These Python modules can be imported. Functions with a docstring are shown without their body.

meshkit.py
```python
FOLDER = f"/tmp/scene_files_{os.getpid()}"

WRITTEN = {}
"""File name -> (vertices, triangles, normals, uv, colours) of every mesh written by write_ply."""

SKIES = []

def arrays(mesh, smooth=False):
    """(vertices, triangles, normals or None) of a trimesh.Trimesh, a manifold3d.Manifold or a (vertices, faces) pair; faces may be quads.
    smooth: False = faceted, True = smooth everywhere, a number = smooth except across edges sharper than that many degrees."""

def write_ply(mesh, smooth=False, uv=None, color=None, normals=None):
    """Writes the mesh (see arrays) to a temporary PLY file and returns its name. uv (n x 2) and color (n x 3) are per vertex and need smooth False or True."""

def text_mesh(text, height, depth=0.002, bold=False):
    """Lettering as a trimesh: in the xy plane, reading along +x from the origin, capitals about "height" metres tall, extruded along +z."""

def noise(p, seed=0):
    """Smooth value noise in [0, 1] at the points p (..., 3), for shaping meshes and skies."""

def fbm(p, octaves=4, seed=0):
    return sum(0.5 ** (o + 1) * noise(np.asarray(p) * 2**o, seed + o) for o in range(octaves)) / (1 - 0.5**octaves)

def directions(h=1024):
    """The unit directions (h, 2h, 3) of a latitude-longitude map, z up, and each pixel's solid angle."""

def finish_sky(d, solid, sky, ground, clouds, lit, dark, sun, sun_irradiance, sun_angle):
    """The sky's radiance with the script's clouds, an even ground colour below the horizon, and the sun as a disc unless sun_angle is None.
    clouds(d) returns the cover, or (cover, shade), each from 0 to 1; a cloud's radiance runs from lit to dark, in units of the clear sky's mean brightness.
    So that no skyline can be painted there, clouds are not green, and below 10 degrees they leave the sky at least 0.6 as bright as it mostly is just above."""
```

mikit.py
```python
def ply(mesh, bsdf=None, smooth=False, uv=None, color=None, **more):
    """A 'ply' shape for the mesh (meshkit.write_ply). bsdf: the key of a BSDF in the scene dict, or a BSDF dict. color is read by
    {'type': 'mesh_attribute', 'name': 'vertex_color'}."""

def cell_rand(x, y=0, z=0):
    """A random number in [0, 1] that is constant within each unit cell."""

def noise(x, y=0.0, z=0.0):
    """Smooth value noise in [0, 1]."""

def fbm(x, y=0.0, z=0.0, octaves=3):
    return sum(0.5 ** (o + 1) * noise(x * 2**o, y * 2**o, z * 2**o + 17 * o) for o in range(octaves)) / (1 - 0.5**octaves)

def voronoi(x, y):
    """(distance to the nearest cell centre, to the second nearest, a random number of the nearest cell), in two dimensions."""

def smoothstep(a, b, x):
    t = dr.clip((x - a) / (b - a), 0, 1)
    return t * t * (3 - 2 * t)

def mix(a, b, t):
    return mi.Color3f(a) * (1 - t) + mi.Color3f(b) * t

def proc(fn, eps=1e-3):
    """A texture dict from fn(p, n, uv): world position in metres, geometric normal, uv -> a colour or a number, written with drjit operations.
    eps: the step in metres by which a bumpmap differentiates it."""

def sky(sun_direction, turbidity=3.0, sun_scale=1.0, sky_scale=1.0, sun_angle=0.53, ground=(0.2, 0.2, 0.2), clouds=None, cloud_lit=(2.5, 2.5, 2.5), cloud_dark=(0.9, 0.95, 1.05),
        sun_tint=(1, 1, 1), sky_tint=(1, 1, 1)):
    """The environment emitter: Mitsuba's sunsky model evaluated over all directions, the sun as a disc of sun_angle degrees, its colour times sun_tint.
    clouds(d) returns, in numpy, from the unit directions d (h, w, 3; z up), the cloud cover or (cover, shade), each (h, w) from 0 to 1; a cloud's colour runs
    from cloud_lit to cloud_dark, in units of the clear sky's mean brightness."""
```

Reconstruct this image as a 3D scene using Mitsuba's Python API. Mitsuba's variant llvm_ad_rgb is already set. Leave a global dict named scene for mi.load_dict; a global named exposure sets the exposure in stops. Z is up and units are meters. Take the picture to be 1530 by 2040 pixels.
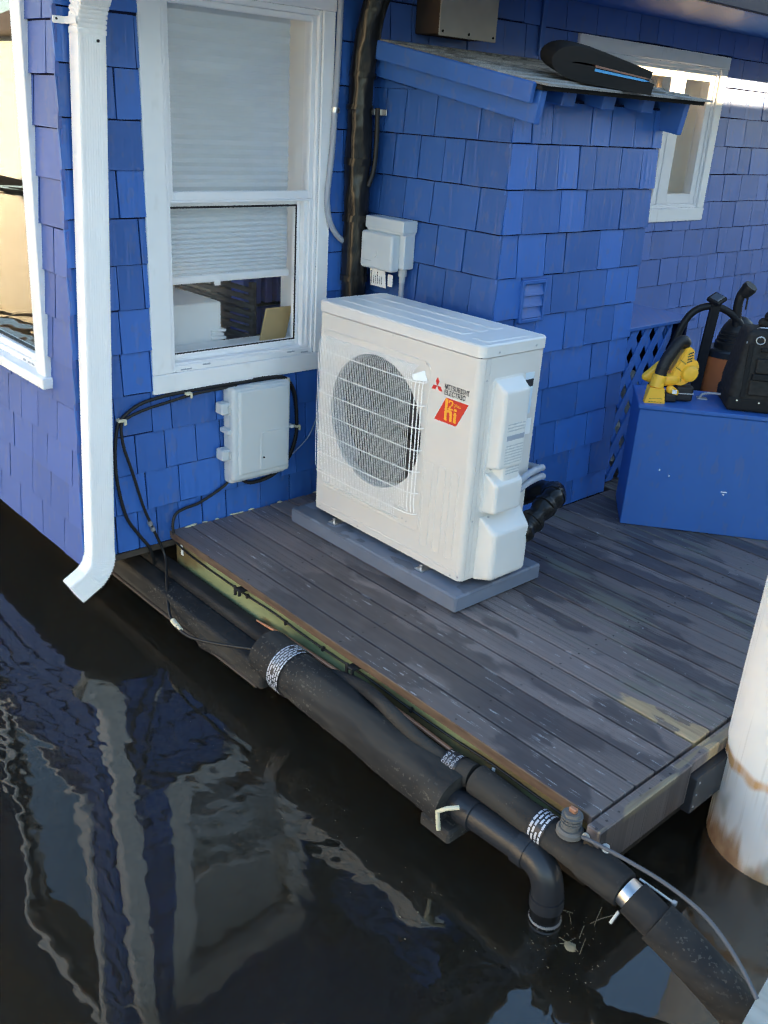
import math, random
import numpy as np, trimesh, manifold3d, drjit as dr, mitsuba as mi
import mikit, meshkit
from mikit import noise, fbm, cell_rand, smoothstep, mix
from shapely.geometry import Polygon, box as sbox
from trimesh.creation import extrude_polygon, icosphere, revolve

T = mi.ScalarTransform4f
scene, labels = {'type': 'scene'}, {}
rng = random.Random(7)

# ------------------------------------------------------------------ camera, sky, exposure
R = np.array([[0.66650294, 0.74321429, 0.0583639], [0.33291537, -0.22667517, -0.91530635], [-0.66703911, 0.62948462, -0.39850713]])
EYE = np.array([3.459, -1.962, 1.82])
scene['camera'] = {'type': 'perspective', 'fov': math.degrees(2 * math.atan(765 / 1835.52)), 'fov_axis': 'x', 'near_clip': 0.05, 'far_clip': 400.0,
                   'to_world': T().look_at(origin=EYE.tolist(), target=(EYE + R[2]).tolist(), up=(-R[1]).tolist())}
SUN = (0.79, 0.59, 0.165)
scene['sky'] = mikit.sky(SUN, turbidity=2.5, sun_scale=1.5, sun_tint=(0.84, 1.0, 1.5), sky_tint=(0.95, 1.0, 1.10))
exposure = 4.8
WZ = -0.38                                     # water level; deck top is z = 0

# ------------------------------------------------------------------ helpers
def key(name):
    if name not in scene and name not in labels:
        return name
    k = 1
    while f'{name}_{k:03d}' in scene or f'{name}_{k:03d}' in labels:
        k += 1
    return f'{name}_{k:03d}'

def obj(name, mesh, mat, parent=None, smooth=False, label=None, **kw):
    k = key(f'{parent}__{name}' if parent else name)
    if isinstance(mesh, (list,)):
        mesh = cat(mesh)
    scene[k] = mikit.ply(mesh, mat, smooth, **kw)
    if label:
        labels.setdefault(k, {})['label'] = label
    return k

def thing(name, label, category, group=None):
    k = key(name)
    labels[k] = {'label': label, 'category': category}
    if group:
        labels[k]['group'] = group
    return k

def single(name, mesh, mat, label, category, smooth=False, group=None, **kw):
    k = obj(name, mesh, mat, None, smooth, **kw)
    labels[k] = {'label': label, 'category': category}
    if group:
        labels[k]['group'] = group
    return k

def struct(name, mesh, mat, label=None, smooth=False):
    k = obj(name, mesh, mat, None, smooth)
    labels[k] = {'kind': 'structure'}
    if label:
        labels[k]['label'] = label
    return k

def tm(m):
    if hasattr(m, 'to_mesh'):
        q = m.to_mesh()
        return trimesh.Trimesh(q.vert_properties[:, :3], q.tri_verts, process=False)
    return m

def cat(ms):
    return trimesh.util.concatenate([tm(m) for m in ms])

def hull(pts):
    return trimesh.Trimesh(np.asarray(pts, float)).convex_hull if False else trimesh.convex.convex_hull(np.asarray(pts, float))

def box(x0, x1, y0, y1, z0, z1):
    m = trimesh.creation.box((x1 - x0, y1 - y0, z1 - z0))
    m.apply_translation(((x0 + x1) / 2, (y0 + y1) / 2, (z0 + z1) / 2))
    return m

def cbox(x0, x1, y0, y1, z0, z1, b=0.003):
    p = []
    for sx in (0, 1):
        for sy in (0, 1):
            for sz in (0, 1):
                c = np.array([(x0, x1)[sx], (y0, y1)[sy], (z0, z1)[sz]])
                s = np.array([1 - 2 * sx, 1 - 2 * sy, 1 - 2 * sz]) * b
                for k in range(3):
                    q = c + s
                    q[k] = c[k]
                    p.append(q)
    return hull(p)

def rbox(x0, x1, y0, y1, z0, z1, r, sub=1):
    s = icosphere(subdivisions=sub, radius=r).vertices
    return hull(np.vstack([s + (x, y, z) for x in (x0 + r, x1 - r) for y in (y0 + r, y1 - r) for z in (z0 + r, z1 - r)]))

def spheres(pts, sub=1):
    return hull(np.vstack([icosphere(subdivisions=sub, radius=p[3]).vertices + np.asarray(p[:3]) for p in pts]))

def catmull(P, n=8, closed=False):
    P = [np.asarray(p, float) for p in P]
    P = [2 * P[0] - P[1]] + P + [2 * P[-1] - P[-2]]
    out = []
    for i in range(1, len(P) - 2):
        a, b, c, d = P[i - 1:i + 3]
        for t in np.linspace(0, 1, n, endpoint=False):
            out.append(0.5 * (2 * b + (c - a) * t + (2 * a - 5 * b + 4 * c - d) * t * t + (3 * b - a - 3 * c + d) * t ** 3))
    out.append(P[-2])
    return np.array(out)

def tube(path, rad, sides=10, caps=True, squash=None):
    p = np.asarray(path, float)
    n = len(p)
    rad = np.broadcast_to(rad, (n,)).astype(float)
    t = np.gradient(p, axis=0)
    t /= np.linalg.norm(t, axis=1, keepdims=True) + 1e-12
    a = np.cross(t[0], [0, 0, 1.0] if abs(t[0][2]) < 0.9 else [1.0, 0, 0])
    A = []
    for i in range(n):
        a = a - t[i] * (a @ t[i])
        a /= np.linalg.norm(a)
        A.append(a.copy())
    A = np.array(A)
    B = np.cross(t, A)
    ang = np.arange(sides) * 2 * np.pi / sides
    v = p[:, None] + rad[:, None, None] * (np.cos(ang)[None, :, None] * A[:, None] + np.sin(ang)[None, :, None] * B[:, None])
    i, j = np.meshgrid(np.arange(n - 1), np.arange(sides), indexing='ij')
    q = np.stack([i * sides + j, i * sides + (j + 1) % sides, (i + 1) * sides + (j + 1) % sides, (i + 1) * sides + j], -1).reshape(-1, 4)
    f = np.vstack([q[:, [0, 1, 2]], q[:, [0, 2, 3]]])
    v = v.reshape(-1, 3)
    if caps:
        c0, c1 = len(v), len(v) + 1
        v = np.vstack([v, p[0], p[-1]])
        k = np.arange(sides)
        f = np.vstack([f, np.stack([np.full(sides, c0), (k + 1) % sides, k], 1), np.stack([np.full(sides, c1), (n - 1) * sides + k, (n - 1) * sides + (k + 1) % sides], 1)])
    m = trimesh.Trimesh(v, f, process=False)
    if m.volume < 0:
        m.invert()
    return m

def ctube(P, rad, sides=10, n=8, caps=True):
    q = catmull(P, n)
    r = np.interp(np.linspace(0, 1, len(q)), np.linspace(0, 1, len(np.atleast_1d(rad))), np.atleast_1d(rad)) if np.ndim(rad) else rad
    return tube(q, r, sides, caps)

def ext(poly, h):
    g = getattr(poly, 'geoms', [poly])
    return cat([extrude_polygon(x, h, engine='earcut') for x in g if x.area > 1e-7])

def frame(m, O, U, V, N):
    """local (x, y, z) -> O + x U + y V + z N"""
    M = np.eye(4)
    M[:3, 0], M[:3, 1], M[:3, 2], M[:3, 3] = U, V, N, O
    m = m.copy()
    m.apply_transform(M)
    if np.linalg.det(M[:3, :3]) < 0:
        m.invert()
    return m

def man(m):
    m = tm(m)
    return manifold3d.Manifold(manifold3d.Mesh(np.asarray(m.vertices, np.float32), np.asarray(m.faces, np.uint32)))

def disc(c, nrm, r, h=0.002, sides=10):
    c, nrm = np.asarray(c, float), np.asarray(nrm, float)
    return tube([c, c + nrm * h], r, sides)

X, Y, Z = np.eye(3)

# ------------------------------------------------------------------ materials
def pr(name, col, rough=0.5, spec=0.5, metal=0.0, **kw):
    d = {'type': 'principled', 'base_color': col if isinstance(col, dict) else {'type': 'rgb', 'value': list(col)}, 'roughness': rough, 'specular': spec, 'metallic': metal, **kw}
    scene[name] = {'type': 'twosided', 'bsdf': d}

def bump(name, inner, fn, eps=0.002):
    d = scene[name]['bsdf']
    scene[name] = {'type': 'twosided', 'bsdf': {'type': 'bumpmap', 'arbitrary': mikit.proc(fn, eps), 'scale': 1.0, 'bsdf': d}}

def f_grain(p, n, uv):                              # brushed paint over split cedar: fine upright grain
    h = p.x * 0.8 + p.y
    return 0.0018 * noise(h * 170, p.z * 5) + 0.0030 * fbm(h * 45, p.z * 3, p.x * 3)

def paint(c0, c1):
    def f(p, n, uv):
        t = fbm(p.x * 5 + p.y * 5, p.z * 4, p.y * 2)
        d = smoothstep(0.62, 0.8, fbm(p.x * 40 + p.y * 40, p.z * 18, 3.0))
        return mix(mix(c0, c1, t), (0.13, 0.15, 0.24), d * 0.25)
    return mikit.proc(f)

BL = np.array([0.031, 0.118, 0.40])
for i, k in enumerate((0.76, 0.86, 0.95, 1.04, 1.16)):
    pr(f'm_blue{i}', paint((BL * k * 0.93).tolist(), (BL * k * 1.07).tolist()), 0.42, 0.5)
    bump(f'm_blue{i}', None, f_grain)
BF = np.array([0.058, 0.108, 0.35])  # same blue paint, with the side wall's warm bounce light put into it
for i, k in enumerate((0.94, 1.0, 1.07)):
    pr(f'm_warmlit{i}', paint((BF * k * 0.93).tolist(), (BF * k * 1.07).tolist()), 0.5, 0.45)
    bump(f'm_warmlit{i}', None, f_grain)
BD = np.array([0.054, 0.132, 0.41])
for i, k in enumerate((0.93, 1.0, 1.07)):
    pr(f'm_rear{i}', paint((BD * k * 0.93).tolist(), (BD * k * 1.07).tolist()), 0.45, 0.5)
    bump(f'm_rear{i}', None, f_grain)
pr('m_blue_smooth', paint((BL * 0.95).tolist(), (BL * 1.05).tolist()), 0.4, 0.5)
pr('m_blue_gap', (0.006, 0.012, 0.045), 0.8, 0.2)  # shadow of the shingle gaps is put into this near-black blue

def f_white(p, n, uv):
    t = fbm(p.x * 3 + p.y * 3, p.z * 2.0)
    s = smoothstep(0.66, 0.9, fbm(p.x * 25 + p.y * 25, p.z * 12))
    return mix(mix((0.82, 0.82, 0.82), (0.77, 0.77, 0.77), t), (0.45, 0.43, 0.38), s * 0.2)
pr('m_white', mikit.proc(f_white), 0.45, 0.5)
pr('m_metal_white', (0.86, 0.86, 0.86), 0.35, 0.5)
pr('m_vinyl', (0.78, 0.78, 0.79), 0.3, 0.5)
pr('m_shade', (0.62, 0.64, 0.65), 0.8, 0.2)
pr('m_ac', (0.66, 0.63, 0.59), 0.38, 0.5)
pr('m_ac_side', (0.70, 0.685, 0.655), 0.35, 0.5)
pr('m_bell', (0.28, 0.29, 0.31), 0.5, 0.4)  # shade inside the fan opening is put into this grey
pr('m_wire', (0.86, 0.86, 0.85), 0.35, 0.5)
pr('m_black', (0.015, 0.015, 0.016), 0.5, 0.4)
pr('m_rubber', (0.02, 0.02, 0.022), 0.6, 0.3)
pr('m_fan', (0.024, 0.026, 0.031), 0.5, 0.4)
pr('m_dark', (0.01, 0.01, 0.011), 0.8, 0.2)
pr('m_wrap', (0.008, 0.008, 0.008), 0.22, 0.35)
pr('m_abs', (0.022, 0.023, 0.027), 0.33, 0.5)
pr('m_grey', (0.42, 0.45, 0.46), 0.45, 0.5)
pr('m_greybox', (0.52, 0.56, 0.58), 0.42, 0.5)
pr('m_conduit', (0.33, 0.36, 0.42), 0.45, 0.5)
pr('m_pad', mikit.proc(lambda p, n, uv: mix((0.135, 0.155, 0.205), (0.175, 0.20, 0.255), fbm(p.x * 9, p.y * 9, p.z * 9)) * (1 - 0.35 * smoothstep(0.55, 0.62, fbm(p.x * 7, p.y * 12, 4.0)) * smoothstep(0.06, 0.074, p.z))), 0.55, 0.4)
pr('m_steel', (0.62, 0.62, 0.62), 0.32, 0.5, 1.0)
pr('m_galv', (0.5, 0.51, 0.53), 0.45, 0.5, 0.8)
pr('m_copper', (0.52, 0.25, 0.15), 0.45, 0.5, 0.6)
pr('m_red', (0.62, 0.03, 0.025), 0.35, 0.5)
pr('m_sticker', (0.62, 0.035, 0.02), 0.3, 0.5)
pr('m_orange', (0.85, 0.36, 0.03), 0.35, 0.5)
pr('m_ink', (0.03, 0.03, 0.035), 0.4, 0.5)
pr('m_label', (0.62, 0.72, 0.8), 0.4, 0.5)
pr('m_label_white', (0.82, 0.83, 0.83), 0.4, 0.5)
pr('m_yellow', (0.92, 0.50, 0.035), 0.35, 0.5)
pr('m_terra', (0.72, 0.20, 0.06), 0.5, 0.4)
pr('m_bag', mikit.proc(lambda p, n, uv: mix((0.012, 0.012, 0.012), (0.03, 0.03, 0.029), fbm(p.x * 60, p.y * 60, p.z * 60))), 0.7, 0.3)
pr('m_mat', (0.013, 0.014, 0.015), 0.75, 0.25)
pr('m_capgrey', (0.13, 0.125, 0.12), 0.55, 0.4)
pr('m_cablegrey', (0.10, 0.105, 0.12), 0.5, 0.4)
pr('m_brownlip', (0.07, 0.055, 0.045), 0.8, 0.3)
pr('m_navy', (0.016, 0.022, 0.05), 0.6, 0.3)
pr('m_tapeplain', (0.02, 0.022, 0.03), 0.35, 0.5)
pr('m_print', (0.5, 0.52, 0.58), 0.5, 0.4)
pr('m_cyan', (0.08, 0.32, 0.62), 0.6, 0.3)
pr('m_tan', (0.22, 0.13, 0.1), 0.7, 0.3)
pr('m_beige', (0.62, 0.58, 0.42), 0.5, 0.4)
pr('m_envelope', (0.48, 0.34, 0.16), 0.7, 0.3)
pr('m_bluebook', (0.06, 0.12, 0.5), 0.5, 0.4)
pr('m_standin_curtain', (0.80, 0.68, 0.46), 0.8, 0.2)
pr('m_plaster', (0.5, 0.46, 0.36), 0.8, 0.2)
pr('m_roomdark', (0.10, 0.09, 0.08), 0.8, 0.2)
pr('m_cabinet', (0.7, 0.73, 0.74), 0.5, 0.4)
pr('m_jug', (0.7, 0.7, 0.68), 0.4, 0.5)
pr('m_dock', mikit.proc(lambda p, n, uv: mix((0.34, 0.32, 0.27), (0.56, 0.54, 0.48), fbm(p.x * 6, p.y * 50, p.z * 20))), 0.7, 0.3)
pr('m_underwood', (0.022, 0.018, 0.014), 0.9, 0.2)
pr('m_hood', mikit.proc(lambda p, n, uv: mix((0.30, 0.285, 0.26), (0.37, 0.35, 0.32), fbm(p.y * 20, p.z * 20, p.x * 9))), 0.5, 0.4)
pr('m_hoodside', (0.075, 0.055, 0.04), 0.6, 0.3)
scene['m_glass'] = {'type': 'thindielectric', 'int_ior': 1.52}

def f_deck(p, n, uv):
    board = dr.floor((p.y + 0.055) / 0.1105)
    r = cell_rand(board, 3.0, 1.0)
    g = fbm(p.x * 4, p.y * 90, r * 20)
    col = mix((0.140, 0.112, 0.107), (0.202, 0.167, 0.160), g) * (0.82 + 0.36 * r)
    col = col * (1 - 0.30 * smoothstep(0.60, 0.82, noise(p.x * 1.4, p.y * 330, r * 7)))
    # rain drying off the paint
    q = 0.35 * fbm(p.x * 9, p.y * 12, 5.0)
    w = fbm(p.x * 2.6 + r * 2 + q, p.y * 7.0 + q, 2.0, 5)
    wet = smoothstep(0.47, 0.56, w) * (0.65 + 0.35 * fbm(p.x * 14, p.y * 40, 1.0)) * smoothstep(0.4, 1.0, p.x + p.y * 0.4)
    col = mix(col, mi.Color3f(0.056, 0.048, 0.051), wet * 0.85)
    # walked-off paint, grey-green wood below
    s = smoothstep(0.52, 0.68, fbm(p.x * 3, p.y * 40 + r * 9, 7.0)) * smoothstep(0.45, 0.85, p.y + 0.25 * (p.x - 1.3)) * smoothstep(0.45, 0.62, fbm(p.x * 2.3, p.y * 3, 11.0))
    col = mix(col, mi.Color3f(0.15, 0.145, 0.115), s * 0.8)
    # flakes where the grain lifted
    fl = smoothstep(0.86, 0.93, noise(p.x * 17 + 3 * r, p.y * 250, 4.0)) * smoothstep(0.50, 0.62, fbm(p.x * 4, p.y * 8, 3.0)) * smoothstep(1.3, 0.1, p.y)
    col = mix(col, mi.Color3f(0.44, 0.44, 0.46), fl * 0.75)
    sp = smoothstep(0.965, 0.985, noise(p.x * 70, p.y * 70, 9.0)) * smoothstep(0.55, 0.65, fbm(p.x * 5 + 7, p.y * 5, 3.0))
    col = mix(col, mi.Color3f(0.5, 0.5, 0.5), sp * 0.7)
    sn = dr.sqrt(dr.square((p.x - 0.6 * dr.round(p.x / 0.6) - 0.02)) + dr.square(dr.abs(p.y + 0.055 - 0.1105 * board - 0.055) - 0.03))
    col = mix(col, mi.Color3f(0.025, 0.022, 0.022), smoothstep(0.0052, 0.0036, sn) * 0.8)
    # one bare, split stretch at a board's end
    e = (fbm(p.x * 9, p.y * 30, 5.0) - 0.5) * 0.10
    bare = smoothstep(2.07, 2.10, p.x + e) * dr.select(dr.abs(board - 5.0) < 0.5, 1.0, 0.0) * smoothstep(0.0, 0.012, 0.555 + (p.x - 2.08) * 0.22 + e * 0.35 - p.y)
    bare = bare * (1 - 0.75 * smoothstep(0.56, 0.62, fbm(p.x * 11, p.y * 22, 8.0)))
    col = mix(col, mix((0.28, 0.19, 0.105), (0.50, 0.365, 0.21), fbm(p.x * 6, p.y * 80, 1.0)), bare)
    rim = smoothstep(2.402, 2.41, p.x) * smoothstep(0.47, 0.56, fbm(p.x * 30, p.y * 4, 6.0) + 0.10 * smoothstep(0.1, 0.3, p.y) - 0.1 * smoothstep(0.7, 0.9, p.y)) * smoothstep(-0.03, -0.01, p.z)
    col = mix(col, mix((0.15, 0.11, 0.075), (0.30, 0.25, 0.17), fbm(p.x * 70, p.y * 6, 2.0)), rim)
    edge = smoothstep(-0.0465, -0.0495, p.y) * smoothstep(2.38, 2.37, p.x)
    col = mix(col, mix((0.075, 0.045, 0.032), (0.16, 0.105, 0.07), fbm(p.x * 14, p.z * 60, 2.0)), edge)
    col = col * (1 - 0.55 * smoothstep(2.4405, 2.4415, p.x))            # the outer face stays damp
    return col

def f_deckbump(p, n, uv):
    return 0.0014 * fbm(p.x * 5, p.y * 140, p.z * 50) + 0.0012 * noise(p.x * 2.0, p.y * 300)

def f_deckrough(p, n, uv):
    board = dr.floor((p.y + 0.055) / 0.1105)
    r = cell_rand(board, 3.0, 1.0)
    w = fbm(p.x * 2.6 + r * 2 + 0.17, p.y * 7.0 + 0.17, 2.0, 5)
    return 0.55 - 0.16 * smoothstep(0.46, 0.57, w)
pr('m_deck', mikit.proc(f_deck), mikit.proc(f_deckrough), 0.45)
bump('m_deck', None, f_deckbump)

def f_fascia(p, n, uv):
    t = fbm(p.x * 6, p.z * 30, 2.0)
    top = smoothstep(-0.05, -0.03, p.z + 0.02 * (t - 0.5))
    green = mix((0.14, 0.165, 0.075), (0.27, 0.30, 0.16), fbm(p.x * 3, p.z * 14, 5.0))
    rust = smoothstep(0.52, 0.68, fbm(p.x * 4 + 3, p.z * 10, 8.0))
    c = mix(green, (0.13, 0.075, 0.03), rust * 0.8)
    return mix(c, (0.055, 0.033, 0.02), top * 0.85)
pr('m_fascia', mikit.proc(f_fascia), 0.7, 0.3)

def f_foam(p, n, uv):
    t = fbm(p.x * 9, p.y * 9, p.z * 9)
    c = mix((0.012, 0.012, 0.013), (0.028, 0.027, 0.028), t)
    dust = smoothstep(0.62, 0.72, fbm(p.x * 110, p.y * 110, p.z * 110)) * smoothstep(0.45, 0.6, fbm(p.x * 4 + 5, p.y * 4, p.z * 7))
    c = mix(c, (0.055, 0.050, 0.044), smoothstep(0.45, 0.7, fbm(p.x * 3, p.y * 14, p.z * 14)) * 0.6)
    return mix(c, (0.16, 0.145, 0.12), dust * 0.4)
pr('m_foam', mikit.proc(f_foam), 0.75, 0.3)
bump('m_foam', None, lambda p, n, uv: 0.004 * fbm(p.x * 70, p.y * 70, p.z * 70) + 0.006 * fbm(p.x * 18, p.y * 18, p.z * 18))

def f_tape(p, n, uv):                               # printed tape: rows of small white print
    rows, cols = uv.y * 6.0, uv.x * 26.0
    fr, fc = rows - dr.floor(rows), cols + 0.5 * dr.floor(rows)
    k = cell_rand(dr.floor(fc * 1.0), dr.floor(rows), 2.0)
    on = dr.select((fr > 0.25) & (fr < 0.8) & ((fc - dr.floor(fc)) < 0.82) & (k > 0.12), 1.0, 0.0)
    return mix((0.02, 0.022, 0.03), (0.45, 0.47, 0.52), on)
pr('m_tape', mikit.proc(f_tape), 0.35, 0.5)

def f_pile(p, n, uv):
    a = fbm(p.x * 12, p.y * 12, p.z * 6)
    th = p.x * 1.3 - p.y
    run = fbm(th * 26, p.z * 1.6, 4.0)
    c = mix((0.84, 0.825, 0.79), (0.72, 0.72, 0.71), smoothstep(0.05, -0.1, p.z) * 0.6 + 0.35 * a)
    c = mix(c, (0.48, 0.46, 0.42), smoothstep(0.60, 0.78, fbm(th * 60, p.z * 2.5, 8.0)) * 0.25)
    ring = smoothstep(0.026, 0.0, dr.abs(p.z + 0.035 - 0.07 * (a - 0.5)) - 0.012 * fbm(p.x * 20, p.y * 20, 2.0))
    drip = smoothstep(0.50, 0.72, run) * smoothstep(-0.30, -0.06, p.z) * smoothstep(-0.03, -0.06, p.z)
    c = mix(c, (0.58, 0.30, 0.09), dr.minimum(ring * (0.35 + 0.9 * run) + 0.35 * drip, 0.9))
    h = p.z + 0.38 - 0.20 * (fbm(th * 11, p.z * 3, 3.0) - 0.40) - 0.10 * (run - 0.5)
    wl = smoothstep(0.10, 0.0, h)
    c = mix(c, mix((0.20, 0.075, 0.022), (0.46, 0.30, 0.17), fbm(p.x * 34, p.y * 34, p.z * 22)), wl * 0.92)
    al = smoothstep(0.52, 0.7, fbm(p.x * 10 + 3, p.y * 10, p.z * 5)) * smoothstep(0.0, -0.25, p.z)
    return mix(c, (0.15, 0.16, 0.10), al * 0.5)
pr('m_pile', mikit.proc(f_pile), 0.4, 0.5)

def f_roofing(p, n, uv):
    g = noise(p.x * 320, p.y * 320, p.z * 320)
    c = mix((0.16, 0.16, 0.155), (0.34, 0.34, 0.33), g)
    return mix(c, (0.06, 0.06, 0.06), smoothstep(0.5, 0.7, fbm(p.x * 5, p.y * 14, 3.0)) * 0.6)
pr('m_roofing', mikit.proc(f_roofing), 0.85, 0.2)
pr('m_roofedge', (0.02, 0.02, 0.02), 0.85, 0.2)
pr('m_cream', (0.80, 0.78, 0.73), 0.7, 0.3)
pr('m_farwhite', (0.78, 0.76, 0.7), 0.5, 0.4)
pr('m_farglass', (0.03, 0.035, 0.04), 0.08, 0.6)
pr('m_farroof', (0.09, 0.08, 0.075), 0.8, 0.2)
pr('m_fargrey', (0.40, 0.41, 0.42), 0.7, 0.3)
pr('m_bark', (0.05, 0.04, 0.03), 0.9, 0.2)
pr('m_straw', (0.22, 0.20, 0.14), 0.7, 0.3)

# water: the mirror part and the clear, murky part of one surface, sampled half and half (each doubled)
two = mikit.proc(lambda p, n, uv: mi.Color3f(2.0))
scene['m_water'] = {'type': 'blendbsdf', 'weight': 0.5,
                    'a': {'type': 'dielectric', 'int_ior': 1.333, 'ext_ior': 1.0, 'specular_reflectance': {'type': 'rgb', 'value': 0.0}, 'specular_transmittance': two},
                    'b': {'type': 'plastic', 'int_ior': 1.72, 'diffuse_reflectance': {'type': 'rgb', 'value': 0.0}, 'specular_reflectance': two}}
pr('m_bed', (0.012, 0.010, 0.006), 0.9, 0.1)

# ------------------------------------------------------------------ water
def grid(xs, ys, amp):
    x, y = np.meshgrid(xs, ys, indexing='ij')
    P = np.stack([x, y, x * 0], -1)
    h = meshkit.fbm(P * np.array([2.2, 3.0, 1]), 2, 3) * 0.20 + 0.020 * np.sin(x * 9 + y * 14 + 3 * meshkit.noise(P * 2.0, 4))
    gust = np.clip((meshkit.fbm(P * 1.1 + 2.3, 2, 17) - 0.34) * 4.0, 0.25, 1.5)          # ripples come in patches
    z = WZ + amp * (h - h.mean()) + amp * gust * (meshkit.noise(P * np.array([17.0, 25.0, 1]) + 5, 9) * 0.085 + meshkit.noise(P * np.array([34.0, 47.0, 1]) + 9, 5) * 0.080 - 0.082)
    n, m = len(xs), len(ys)
    i, j = np.meshgrid(np.arange(n - 1), np.arange(m - 1), indexing='ij')
    a = i * m + j
    q = np.stack([a, a + m, a + m + 1, a + 1], -1).reshape(-1, 4)
    return trimesh.Trimesh(np.stack([x, y, z], -1).reshape(-1, 3), np.vstack([q[:, [0, 1, 2]], q[:, [0, 2, 3]]]), process=False)
near_x, near_y = np.arange(-1.6, 4.21, 0.014), np.arange(-3.2, 1.61, 0.014)
ripples = grid(near_x, near_y, 0.011)
def ring(x0, x1, y0, y1):
    def calm(m):
        d = np.maximum.reduce([near_x[0] - m.vertices[:, 0], m.vertices[:, 0] - near_x[-1], near_y[0] - m.vertices[:, 1], m.vertices[:, 1] - near_y[-1]])
        m.vertices[:, 2] = WZ + (m.vertices[:, 2] - WZ) * np.clip(d / 2.5, 0.05, 1)
        return m
    X0, X1, Y0, Y1 = near_x[0], near_x[-1], near_y[0], near_y[-1]
    parts = []
    for a, b, c, d in ((x0, X0, y0, y1), (X1, x1, y0, y1), (X0, X1, y0, Y0), (X0, X1, Y1, y1)):
        parts.append(calm(grid(np.linspace(a, b, max(2, int((b - a) / 0.11))), np.linspace(c, d, max(2, int((d - c) / 0.11))), 0.05)))
    return parts
struct('water', cat([ripples] + ring(-24, 14, -12, 10)), 'm_water', smooth=True)
scene['murk'] = {'type': 'homogeneous', 'albedo': {'type': 'rgb', 'value': [0.27, 0.215, 0.145]}, 'sigma_t': {'type': 'rgb', 'value': [0.64, 0.76, 1.0]}, 'scale': 5.0}
scene['water']['interior'] = {'type': 'ref', 'id': 'murk'}
struct('lake_bed', box(-40, 40, -40, 40, -1.15, -1.05), 'm_bed')

# ------------------------------------------------------------------ shingled walls
COURSES = [1.7355 + 0.1778 * k for k in range(-11, 8)]      # bottoms of the courses

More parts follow.
